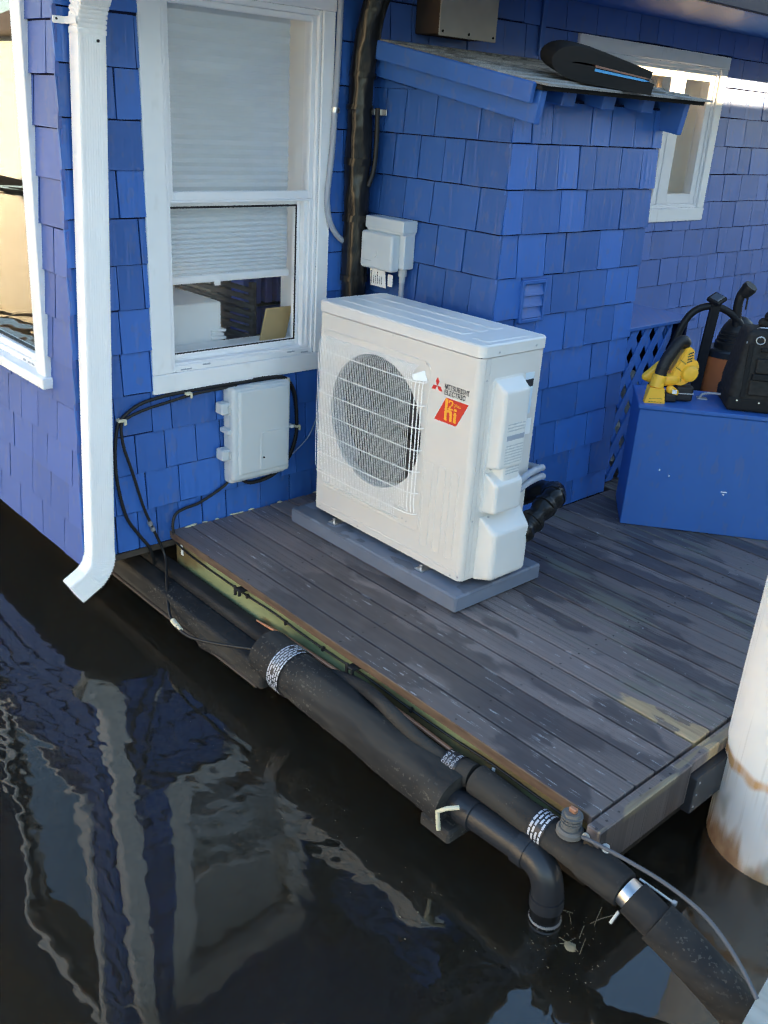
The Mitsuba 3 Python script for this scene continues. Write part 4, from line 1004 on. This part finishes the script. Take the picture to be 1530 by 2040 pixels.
# grille
def wire(P, r=0.0013):
    return tube(np.array(P), r, 5, False)
vert = []
B0 = -0.034
xs = np.arange(0.050, 0.640, 0.0108)
for x in xs:
    lowz = 0.145 if 0.10 < x < 0.59 else 0.20
    vert.append(wire([(x, -0.001, 0.820), (x, -0.020, 0.813), (x, B0, 0.796), (x, B0 - 0.004, 0.60), (x, B0 - 0.004, 0.35), (x, B0, lowz + 0.03), (x, -0.02, lowz + 0.008), (x, -0.001, lowz)]))
gk = obj('grille', A(cat(vert)), 'm_wire', hp, smooth=60)
labels[gk] = {'kind': 'stuff'}
side = []
for x in (0.648, 0.662, 0.674):
    d = B0 * (1 - (x - 0.640) / 0.06)
    side.append(wire([(x, d + 0.004, 0.772), (x, d, 0.74), (x, d, 0.25), (x, d + 0.006, 0.208)], 0.0025))
hor = []
for z in (0.762, 0.668, 0.575, 0.482, 0.390, 0.297, 0.204):
    hor.append(wire([(0.043, -0.004, z), (0.044, -0.018, z), (0.052, B0 + 0.003, z), (0.35, B0 - 0.002, z), (0.640, B0 + 0.003, z), (0.676, -0.018, z), (0.684, -0.001, z)], 0.0024))
obj('grille_bar', A(cat(side + hor)), 'm_wire', hp, smooth=60)
tri = hull([(0.632, B0, 0.788), (0.642, B0, 0.768), (0.686, -0.002, 0.768), (0.664, -0.002, 0.806), (0.631, B0 + .003, 0.788), (0.642, B0 + .003, 0.767), (0.686, 0.0, 0.767), (0.664, 0.0, 0.806)])
obj('grille_corner', A(tri), 'm_wire', hp)
rec = rrect(0.034, 0.694, 0.128, 0.842, 0.03)
rim = rec.buffer(0.004).difference(rec)
obj('grille_rim', A(frame(ext(rim, 0.0035), (0, 0.0, 0), X, Z, -Y)), 'm_ac', hp)
for x in (0.708, 0.780, 0.852):
    rp_ = rrect(x, x + 0.046, 0.075, 0.452, 0.012)
    m = frame(ext(rp_.difference(rp_.buffer(-0.0045)), 0.0026), (0, 0, 0), X, Z, -Y)
    obj('front_rib', A(m), 'm_ac', hp)
obj('front_ridge', A(cbox(0.02, 0.93, -0.0035, 0.001, 0.030, 0.036, 0.001)), 'm_ac', hp)
# marks on the front
def on_front(m, x, z, d=0.0):
    return A(frame(m, (x, -0.0004 - d, z), X, Z, -Y))
def rhomb(cx, cz, ang, L=0.0295, half=0.0148):
    d = np.array([math.cos(ang), math.sin(ang)])
    n = np.array([-d[1], d[0]])
    c = np.array([cx, cz])
    return Polygon([c, c + d * L * 0.5 * 1.0 + n * half * 0.585, c + d * L, c + d * L * 0.5 - n * half * 0.585])
em = [ext(rhomb(0, 0, math.radians(a), 0.034, 0.0168), 0.0008) for a in (90, 210, 330)]
emk = obj('emblem', on_front(cat(em), 0.740, 0.765), 'm_red', hp, label='red emblem of three diamonds on the front')
def text(s, h, width, bold=False):
    m = meshkit.text_mesh(s, h, 0.0008, bold)
    w = m.bounds[1][0] - m.bounds[0][0]
    m.vertices[:, 0] = (m.vertices[:, 0] - m.bounds[0][0]) * width / w
    return m
obj('lettering', on_front(cat([text('MITSUBISHI', 0.0185, 0.127, True)]), 0.781, 0.765), 'm_ink', hp)
obj('lettering', on_front(cat([text('ELECTRIC', 0.0185, 0.110, True)]), 0.781, 0.742), 'm_ink', hp)
st = obj('sticker', on_front(ext(Polygon([(0.0, 0.0), (0.118, 0.0), (0.172, 0.099), (0.054, 0.099)]), 0.0006), 0.738, 0.632), 'm_sticker', hp, label='red slanted sticker with orange hi2 plus lettering')
def on_st(m):
    return on_front(m, 0.738, 0.632, 0.0006)
hpoly = sbox(0.052, 0.010, 0.066, 0.097).union(sbox(0.080, 0.010, 0.093, 0.042)).union(Polygon([(0.06, 0.05), (0.075, 0.058), (0.089, 0.052), (0.093, 0.042), (0.093, 0.030), (0.080, 0.030), (0.079, 0.040), (0.072, 0.045), (0.060, 0.038)]))
ipoly = sbox(0.101, 0.010, 0.115, 0.052).union(sbox(0.101, 0.057, 0.115, 0.067))
two_ = text('2', 0.036, 0.024, True)
two_.apply_translation((0.070, 0.058, 0))
plus = text('plus', 0.0135, 0.034)
plus.apply_translation((0.100, 0.0745, 0))
obj('print', on_st(cat([ext(hpoly, 0.0006), ext(ipoly, 0.0006), two_])), 'm_orange', st)
obj('print', on_st(plus), 'm_orange', st)
for (x, z) in ((0.045, 0.838), (0.675, 0.835), (0.475, H - 0.058), (0.60, 0.155), (0.625, 0.150), (0.05, 0.018), (0.32, 0.012), (0.90, 0.012), (0.96 - 0.02, 0.02)):
    obj('screw', A(disc((x, -0.0005, z), -Y, 0.0042, 0.002)), 'm_galv', hp)
for (y, z) in ((0.040, 0.83), (0.040, 0.26), (0.09, H - 0.030), (0.30, H - 0.028)):
    obj('screw', A(disc((W + (0.004 if z > .9 else 0), y, z), X, 0.0042, 0.002)), 'm_galv', hp)
# right side covers
sx = W
bp = rrect(0.075, 0.262, 0.285, 0.832, 0.02)
obj('side_plate', A(frame(ext(bp, 0.003), (sx, 0, 0), Y, Z, X)), 'm_ac_side', hp)
def taper(y0, y1, z0, z1, h, r=0.018, inset=0.003, ztop=0.026, zbot=0.002):
    return spheres([(sx + 0.004, y, z, 0.006) for y in (y0 + 0.006, y1 - 0.006) for z in (z0 + 0.006, z1 - 0.006)] + [(sx + h - r, y, z, r) for y in (y0 + inset + r, y1 - inset - r) for z in (z0 + zbot + r, z1 - ztop - r)], 2)
cvk = obj('service_cover', A(taper(0.085, 0.240, 0.475, 0.825, 0.060)), 'm_ac_side', hp, smooth=40)
obj('lower_section', A(taper(0.085, 0.255, 0.290, 0.452, 0.064)), 'm_ac_side', cvk, smooth=40)
obj('middle_section', A(taper(0.125, 0.240, 0.40, 0.53, 0.052, zbot=0.0, ztop=0.0)), 'm_ac_side', cvk, smooth=40)
obj('vent_slot', [A(cbox(sx + 0.050, sx + 0.0608, 0.120, 0.222, z, z + 0.0045, 0.001)) for z in [0.632 + 0.0125 * k for k in range(3)] + [0.500 + 0.0118 * k for k in range(7)]], 'm_grey', cvk)
obj('vent_slot', [A(cbox(sx + 0.045, sx + 0.0528, 0.145, 0.222, z, z + 0.0045, 0.001)) for z in [0.452 + 0.0118 * k for k in range(4)]], 'm_grey', cvk)
obj('handle_recess', A(cbox(sx + 0.045, sx + 0.0612, 0.118, 0.225, 0.592, 0.618, 0.004)), 'm_conduit', cvk)
obj('valve_cover', A(spheres([(sx + 0.004, y, z, 0.006) for y in (0.085, 0.315) for z in (0.0, 0.262)] + [(sx + 0.056, y, z, 0.026) for y in (0.114, 0.286) for z in (0.028, 0.200)], 2)), 'm_ac_side', hp, smooth=40)
for (y, z) in ((0.10, 0.473), (0.245, 0.47), (0.12, 0.262)):
    obj('screw', A(disc((sx + 0.010, y, z), X, 0.005, 0.006)), 'm_galv', hp)
lb = obj('rating_label', A(cbox(sx + 0.0002, sx + 0.0012, 0.262, 0.315, 0.66, 0.83, 0.0002)), 'm_label', hp)
obj('print', [A(box(sx + 0.0012, sx + 0.0016, 0.264, 0.313, 0.772, 0.802))] + [A(box(sx + 0.0012, sx + 0.0016, 0.268, 0.268 + rb.uniform(.012, .032), z, z + 0.003)) for z in np.arange(0.685, 0.765, 0.008)] + [A(box(sx + 0.0012, sx + 0.0016, 0.285, 0.30, 0.664, 0.678))], 'm_ink', lb)
obj('blank_label', A(cbox(sx + 0.0002, sx + 0.0012, 0.262, 0.330, 0.575, 0.640, 0.0002)), 'm_label_white', hp)
obj('small_print', [A(box(sx + 0.0002, sx + 0.0006, 0.235, 0.26, z, z + 0.003)) for z in (0.265, 0.257, 0.249, 0.241)], 'm_grey', hp)
for x in (0.172, 0.745):
    ft = obj('foot', A(cbox(x - 0.022, x + 0.022, -0.030, 0.05, -0.0245, -0.018, 0.002)), 'm_steel', hp)
    obj('web', A(hull([(x - 0.022, 0.03, -0.02), (x + 0.022, 0.03, -0.02), (x - 0.018, 0.04, 0.003), (x + 0.018, 0.04, 0.003), (x - 0.022, 0.06, -0.02), (x + 0.022, 0.06, -0.02), (x - 0.018, 0.06, 0.003), (x + 0.018, 0.06, 0.003)])), 'm_galv', ft)
    obj('bolt', A(tube([(x, -0.012, -0.018), (x, -0.012, -0.004)], 0.008, 6)), 'm_steel', ft)
for x in (0.172, 0.745):
    obj('rear_foot', A(cbox(x - 0.03, x + 0.03, D - 0.05, D + 0.03, -0.0245, 0.004, 0.002)), 'm_galv', hp)
# lines leaving the unit
un = thing('insulated_line_bundle', 'shiny black wrapped line bundle leaving the back of the valve cover', 'refrigerant line')
bx = AX + W
q = catmull([(bx + 0.045, AY + 0.29, AZ + 0.150), (bx + 0.040, AY + 0.36, AZ + 0.185), (bx + 0.030, AY + 0.46, AZ + 0.235), (bx + 0.0, AY + 0.56, AZ + 0.255), (bx - 0.10, AY + 0.62, AZ + 0.22), (bx - 0.25, AY + 0.62, AZ + 0.15)], 12)
m = tube(q, [0.040 + 0.010 * abs(math.sin(i * 0.35)) for i in range(len(q))], 20)
m.vertices += (meshkit.fbm(m.vertices * 30, 2, 3) - .5)[:, None] * np.array([.012, .012, .012])
obj('wrap', m, 'm_wrap', un, smooth=40)
for i in (14, 24, 33):
    obj('tape_band', tube(q[i - 1:i + 2], 0.053, 20), 'm_wrap', un, smooth=40)
for k, (z, l) in enumerate(((0.425, 'upper of the two grey conduits looping behind the outdoor unit'), (0.385, 'lower of the two grey conduits looping behind the outdoor unit'))):
    single('power_conduit', ctube([(bx + 0.045, AY + 0.23, AZ + z - 0.035 ), (bx + 0.040, AY + 0.30, AZ + z - 0.01), (bx + 0.035, AY + 0.385, AZ + z), (bx + 0.012, AY + 0.425 + .015 * k, AZ + z - .015), (bx - 0.05, AY + 0.44 + .015 * k, AZ + z - 0.03), (bx - 0.3, AY + 0.44 + .015 * k, AZ + z - 0.05)], 0.0135, 12), 'm_conduit', l, 'conduit', smooth=50)

# ------------------------------------------------------------------ storage box and what stands on it
sb = thing('storage_box', 'blue painted plywood storage box standing askew on the deck', 'storage box')
o = np.array([1.190, 1.80, 0.0])
u = np.array([0.785, 0.620, 0.0]); u /= np.linalg.norm(u)
v = np.array([-u[1], u[0], 0.0])
SBH = 0.620
def S(m):
    return frame(m, o, u, v, Z)
obj('body', S(cbox(0.0, 0.98, 0.0, 0.36, 0.002, SBH - 0.022, 0.004)), 'm_blue_smooth', sb)
ld = obj('lid', S(cbox(-0.008, 0.99, -0.008, 0.37, SBH - 0.020, SBH, 0.004)), 'm_blue_smooth', sb)
hk = obj('handle', S(ctube([(0.30, 0.22, SBH + 0.004), (0.312, 0.22, SBH + 0.022), (0.35, 0.215, SBH + 0.032), (0.44, 0.205, SBH + 0.032), (0.475, 0.2, SBH + 0.022), (0.485, 0.2, SBH + 0.004)], 0.006, 8)), 'm_conduit', ld, smooth=50)
obj('bracket', [S(cbox(0.285, 0.335, 0.195, 0.235, SBH, SBH + 0.006, 0.002)), S(cbox(0.47, 0.505, 0.185, 0.22, SBH, SBH + 0.006, 0.002))], 'm_galv', hk)
obj('scuff', [S(box(0.445, 0.475, -0.0008, 0.0, 0.225, 0.231)), S(box(0.455, 0.463, -0.0008, 0.0, 0.212, 0.218)), S(box(0.14, 0.146, -0.0008, 0.0, 0.30, 0.31)), S(box(0.19, 0.194, -0.0008, 0.0, 0.275, 0.285))], 'm_label', sb)

# cordless blower: local axes a (along the box front), z, b (away)
bo = np.array([1.168, 1.925, SBH])
a_ = np.array([0.668, 0.744, 0.0]); b_ = np.array([-0.744, 0.668, 0.0])
def Bf(m):
    return frame(m, bo, a_, Z, -b_)                    # x along, y up, z towards the viewer
bw = thing('cordless_blower', 'yellow and black cordless blower leaning on the storage box corner', 'cordless blower')
noz = tube([(0.0, 0.072, 0.040), (0.010, 0.130, 0.032)], [0.034, 0.033], 20)
noz2 = hull([(-0.058, -0.022, 0.052), (0.050, -0.030, 0.052), (-0.058, -0.022, 0.070), (0.050, -0.030, 0.070), (-0.036, 0.075, 0.012), (0.034, 0.072, 0.012), (-0.036, 0.075, 0.068), (0.034, 0.072, 0.068)])
obj('nozzle', [Bf(noz), Bf(noz2)], 'm_yellow', bw, smooth=35)
obj('nozzle_ridge', [Bf(cbox(-0.034, 0.030, y, y + 0.0022, 0.06, 0.0715 - 0.01 * (y / .1), 0.0005)) for y in (0.006, 0.022, 0.038)], 'm_ink', bw)
tbm = catmull([(0.010, 0.118, 0.032), (0.018, 0.165, 0.030), (0.035, 0.212, 0.024), (0.062, 0.254, 0.014), (0.088, 0.284, 0.0), (0.112, 0.285, -0.015), (0.124, 0.262, -0.03)], 8)
obj('tube', Bf(tube(tbm, [0.028 + 0.0012 * (k in (8, 9, 16, 17, 18)) for k in range(len(tbm) - 6)] + [0.029, 0.029, 0.028, 0.027, 0.025, 0.02], 18)), 'm_black', bw, smooth=40)
out_ = Polygon([(0.1446, 0.2625), (0.160, 0.250), (0.166, 0.203), (0.185, 0.199), (0.197, 0.173), (0.193, 0.145), (0.181, 0.113), (0.145, 0.085), (0.120, 0.077), (0.080, 0.085), (0.060, 0.105), (0.070, 0.150), (0.088, 0.190), (0.102, 0.228), (0.122, 0.258)]).buffer(-0.006).buffer(0.012).buffer(-0.006)
def lift(m, z):
    m.apply_translation((0, 0, z))
    return m
obj('housing', [Bf(lift(ext(out_, 0.050), -0.040)), Bf(lift(ext(out_.buffer(-0.005), 0.060), -0.044)), Bf(lift(ext(out_.buffer(-0.010), 0.068), -0.047))], 'm_yellow', bw)
obj('motor_housing', Bf(tube([(0.150, 0.142, -0.05), (0.152, 0.142, 0.030), (0.152, 0.142, 0.040), (0.152, 0.142, 0.043)], [0.040, 0.040, 0.034, 0.022], 28)), 'm_yellow', bw, smooth=30)
obj('motor_ring', [Bf(tube([(0.152, 0.142, z), (0.152, 0.142, z + 0.004)], 0.0415, 28)) for z in (0.010, 0.022)], 'm_yellow', bw, smooth=30)
obj('vent_slot', [Bf(frame(cbox(-0.013, 0.013, -0.0028, 0.0028, 0, 0.004, 0.001), (0.142, 0.198 + 0.0135 * k, 0.0195), np.array([0.90, 0.43, 0]), np.array([-0.43, 0.90, 0]), Z)) for k in range(4)], 'm_ink', bw)
obj('seam', [Bf(tube([(0.082, 0.170, 0.0215), (0.112, 0.150, 0.0215), (0.118, 0.10, 0.0215)], 0.0015, 5)), Bf(tube([(0.098, 0.205, 0.0215), (0.128, 0.185, 0.0215)], 0.0015, 5))], 'm_ink', bw)
obj('neck', Bf(spheres([(0.030, 0.100, 0.008, 0.030), (0.090, 0.105, 0.0, 0.030)], 2)), 'm_yellow', bw, smooth=40)
obj('rear_handle', Bf(spheres([(-0.040, 0.105, -0.020, 0.020), (0.02, 0.165, -0.025, 0.020), (0.02, 0.09, -0.02, 0.026)], 2)), 'm_yellow', bw, smooth=40)
obj('trigger_guard', [Bf(spheres([(0.072, 0.062, 0.03, 0.020), (0.096, 0.048, 0.032, 0.018)], 2))], 'm_yellow', bw, smooth=40)
obj('battery', Bf(rbox(0.105, 0.190, 0.004, 0.078, -0.060, 0.026, 0.012)), 'm_black', bw, smooth=40)
obj('battery', Bf(rbox(0.046, 0.106, 0.003, 0.046, -0.02, 0.050, 0.010)), 'm_black', bw, smooth=40)
obj('battery_band', Bf(rbox(0.103, 0.192, 0.040, 0.046, -0.062, 0.028, 0.003)), 'm_grey', bw, smooth=40)
obj('badge', Bf(frame(cbox(-.011, .011, -.010, .010, 0, .002, .0005), (0.088, 0.056, 0.0505), X, Y, Z)), 'm_label_white', bw)

# tool bag
bg = thing('tool_bag', 'black fabric tool bag with pockets and a metal ring on the storage box', 'tool bag')
go = o + u * 0.415 + v * 0.055 + Z * SBH
def G(m):
    return frame(m, go, u, v, Z)
body = spheres([(x, y, z, .03) for x in (0.015, 0.40) for y in (0.02, 0.24) for z in (0.030, 0.12)] + [(x, y, 0.345, .03) for x in (0.045, 0.38) for y in (0.06, 0.20)], 2)
obj('body', G(body), 'm_bag', bg, smooth=40)
obj('base', G(rbox(-0.022, 0.44, -0.015, 0.28, 0.002, 0.075, 0.02)), 'm_mat', bg, smooth=40)
tilt = np.array([0, 0.125, 0.99]); nt = np.array([0, -0.99, 0.125])
def face(m, x, z):
    return G(frame(m, (x, -0.012 + 0.125 * (z - .05) + .0, z), X, tilt, nt))
obj('pocket', face(rbox(0, 0.16, 0, 0.075, 0, 0.022, 0.008), 0.06, 0.085), 'm_bag', bg, smooth=40)
obj('pocket', face(rbox(0, 0.15, 0, 0.07, 0, 0.018, 0.008), 0.075, 0.185), 'm_bag', bg, smooth=40)
obj('pocket_flap', face(rbox(0, 0.17, 0, 0.03, 0, 0.03, 0.006), 0.065, 0.155), 'm_mat', bg, smooth=40)
obj('pocket_flap', face(rbox(0, 0.15, 0, 0.018, 0, 0.018, 0.005), 0.085, 0.285), 'm_mat', bg, smooth=40)
obj('webbing', face(cbox(0, 0.022, 0, 0.25, 0, 0.008, 0.002), 0.03, 0.07), 'm_mat', bg)
th = np.linspace(0, 2 * np.pi, 24)
obj('ring', face(tube(np.stack([0.019 * np.cos(th), 0.017 * np.sin(th), 0 * th + 0.010], 1), 0.0028, 7), 0.075, 0.335), 'm_steel', bg, smooth=50)
for (x, z) in ((0.02, 0.055), (0.12, 0.052), (0.24, 0.05), (0.07, 0.35), (0.19, 0.05)):
    obj('rivet', face(disc((0, 0, 0.006), Z, 0.004, 0.003), x, z), 'm_steel', bg)
obj('zipper', G(tube([(0.02, 0.03, 0.315), (0.04, 0.06, 0.365), (0.08, 0.11, 0.377), (0.36, 0.13, 0.378)], 0.0035, 6)), 'm_steel', bg)
obj('handle', G(spheres([(0.12, 0.13, 0.43, 0.024), (0.33, 0.13, 0.43, 0.024)], 2)), 'm_mat', bg, smooth=40)
obj('handle', G(spheres([(0.10, 0.15, 0.395, 0.022), (0.35, 0.15, 0.395, 0.022)], 2)), 'm_bag', bg, smooth=40)

# vacuum behind the box
vc = np.array([1.035, 2.86])
vac = thing('shop_vacuum', 'terracotta coloured tub with a ribbed black dome lid behind the storage box', 'vacuum')
obj('tank', tube([(vc[0], vc[1], 0.0), (vc[0], vc[1], 0.66), (vc[0], vc[1], 0.70)], [0.115, 0.125, 0.128], 32), 'm_terra', vac, smooth=40)
obj('tank_band', tube([(vc[0], vc[1], 0.655), (vc[0], vc[1], 0.69)], 0.1275, 32), 'm_terra', vac, smooth=40)
obj('rim', tube([(vc[0], vc[1], 0.695), (vc[0], vc[1], 0.725), (vc[0], vc[1], 0.735)], [0.133, 0.133, 0.125], 32), 'm_abs', vac, smooth=30)
dm = revolve(np.array([(0.0, 0.175), (0.03, 0.172), (0.062, 0.150), (0.085, 0.112), (0.088, 0.100), (0.093, 0.096), (0.093, 0.08), (0.099, 0.076), (0.099, 0.06), (0.104, 0.056), (0.104, 0.04), (0.110, 0.035), (0.112, 0.0)]), sections=32)
dm.apply_translation((vc[0] + .02, vc[1] + .025, 0.733))
obj('dome_lid', dm, 'm_black', vac, smooth=30)
hz = catmull([(0.83, 2.56, 0.62), (0.853, 2.585, 0.75), (0.868, 2.602, 0.835), (0.895, 2.632, 0.915), (0.935, 2.675, 0.955), (0.985, 2.73, 0.962), (1.04, 2.79, 0.93), (1.085, 2.845, 0.87), (1.12, 2.88, 0.80)], 14)
single('vacuum_hose', tube(hz, [0.0185 + 0.001 * (i % 2) for i in range(len(hz))], 12), 'm_black', 'black hose arching over the terracotta tub', 'hose', smooth=60)
sl = thing('garden_light', 'black stake with a square lamp head in front of the hose arch', 'garden light')
d0, d1 = np.array([0.962, 2.700, 0.40]), np.array([0.985, 2.712, 0.985])
ax = (d1 - d0) / np.linalg.norm(d1 - d0)
obj('stake', frame(cbox(-0.026, 0.026, -0.012, 0.012, 0, np.linalg.norm(d1 - d0), 0.003), d0, a_, b_, ax), 'm_black', sl)
hN = np.array([0.25, -0.38, 0.89]); hN /= np.linalg.norm(hN)
hU = np.cross(Y, hN); hU /= np.linalg.norm(hU); hV = np.cross(hN, hU)
hc = d1 + np.array([0.0, 0.0, 0.025])
obj('head', frame(cbox(-0.038, 0.038, -0.038, 0.038, -0.02, 0.004, 0.004), hc, hU, hV, hN), 'm_black', sl)
obj('lamp_plate', frame(cbox(-0.026, 0.026, -0.028, 0.028, 0.004, 0.007, 0.001), hc, hU, hV, hN), 'm_steel', sl)
sp = thing('upright_nozzle', 'black upright tube with a flared head beside the house wall', 'nozzle')
obj('tube', tube(catmull([(1.075, 2.85, 0.75), (1.062, 2.83, 0.88), (1.055, 2.82, 0.97), (1.06, 2.82, 1.03), (1.075, 2.83, 1.062)], 6), 0.024, 14), 'm_black', sp, smooth=40)
obj('flare', tube([(1.066, 2.826, 1.03), (1.088, 2.835, 1.068), (1.100, 2.835, 1.085)], [0.030, 0.040, 0.036], 16), 'm_black', sp, smooth=40)
obj('lever', [cbox(1.085, 1.092, 2.84, 2.85, 0.955, 1.03, 0.002)], 'm_black', sp)

# lattice bin beside the lean-to
lb_ = thing('lattice_bin', 'blue lattice screened bin with a flat lid against the lean-to', 'bin')
obj('lid', cbox(0.02, 0.835, 2.105, 2.80, 0.852, 0.872, 0.003), 'm_blue_smooth', lb_)
clipb = [((0, 2.11, 0), (0, 1, 0)), ((0, 2.60, 0), (0, -1, 0)), ((0, 0, 0.012), (0, 0, 1)), ((0, 0, 0.850), (0, 0, -1))]
def slat(c, sgn, x):
    d = np.array([0, math.cos(math.radians(58)), sgn * math.sin(math.radians(58))])
    n = np.cross(d, X)
    m = frame(cbox(-0.9, 0.9, -0.026, 0.026, 0, 0.008, 0.0015), (x, c, 0.43), d, n, X)
    for p, nn in clipb:
        m = m.slice_plane(p, nn, cap=True, engine='earcut')
        if m is None or len(m.faces) == 0:
            return None
    return m
for k in range(-6, 7):
    for sgn, x in ((1, 0.811), (-1, 0.802)):
        try:
            m = slat(2.36 + 0.122 * k, sgn, x)
        except Exception:
            m = None
        if m is not None and len(m.faces) > 4:
            obj('slat', m, 'm_blue4', lb_)
obj('post', cbox(0.775, 0.801, 2.565, 2.605, 0.0, 0.851, 0.003), 'm_blue_smooth', lb_)
obj('side_panel', cbox(0.03, 0.80, 2.775, 2.795, 0.0, 0.851, 0.003), 'm_blue_gap', lb_)
for i, (x, y, z, r, l) in enumerate(((0.70, 2.36, 0.24, 0.085, 'white jug low behind the lattice slats'), (0.70, 2.45, 0.45, 0.085, 'white jug higher up behind the lattice slats'), (0.68, 2.52, 0.15, 0.08, 'white jug nearest the deck end behind the lattice'))):
    single('white_jug', tube([(x, y, max(0.003, z - .15)), (x, y, z - .145 + .0), (x, y, z + .06), (x, y, z + .10), (x, y, z + .13)], [r * .9, r, r, r * .5, r * .3], 18), 'm_jug', l, 'jug', smooth=40)

# ------------------------------------------------------------------ across the water (seen only in reflections and as shade)
def far_house(name, label, x0, x1, y0, y1, h, mat, ridge, win, face):
    t = thing(name, label, 'house')
    w = obj('wall', box(x0, x1, y0, y1, -0.15, h), mat, t)
    ym = (y0 + y1) / 2
    r = obj('roof', frame(ext(Polygon([(y0 - .4, h - .02), (y0 - .4, h + .06), (ym, ridge), (y1 + .4, h + .06), (y1 + .4, h - .02)]), x1 - x0 + .8), (x0 - .4, 0, 0), Y, Z, X), 'm_farroof', t)
    for (a, b, c, d) in win:
        if face == '+y':
            f = obj('window', cbox(a, b, y1 + .002, y1 + .05, c, d), 'm_farwhite', t)
            obj('pane', box(a + .08, b - .08, y1 + .05, y1 + .055, c + .08, d - .08), 'm_farglass', f)
        else:
            f = obj('window', cbox(x0 - .05, x0 - .002, a, b, c, d), 'm_farwhite', t)
            obj('pane', box(x0 - .055, x0 - .05, a + .08, b - .08, c + .08, d - .08), 'm_farglass', f)
    return t
far_house('neighbouring_house', 'cream sunlit house across the channel, mirrored in the glass at the photo edge', -26, 3.5, -16, -9.5, 3.4, 'm_cream', 5.2, [(-6 + 3.0 * k, -4.6 + 3.0 * k, 0.9, 2.3) for k in range(3)], '+y')
far_house('neighbouring_house', 'grey taller house added out of view to cast the shade', 6.6, 12.0, 0.8, 8.0, 3.95, 'm_fargrey', 4.2, [(1.6 + 2.2 * k, 2.9 + 2.2 * k, 0.9, 2.2) for k in range(3)], '-x')  # added occluder, tall enough to keep the low sun off deck and walls
far_house('neighbouring_house', 'grey lower house wing added out of view, low enough for a sun streak', 6.6, 12.0, 8.6, 22.0, 3.24, 'm_fargrey', 3.32, [(9.6 + 2.6 * k, 11.0 + 2.6 * k, 0.9, 2.3) for k in range(4)], '-x')  # added occluder, roof height set to pass one sun streak to the rear wall
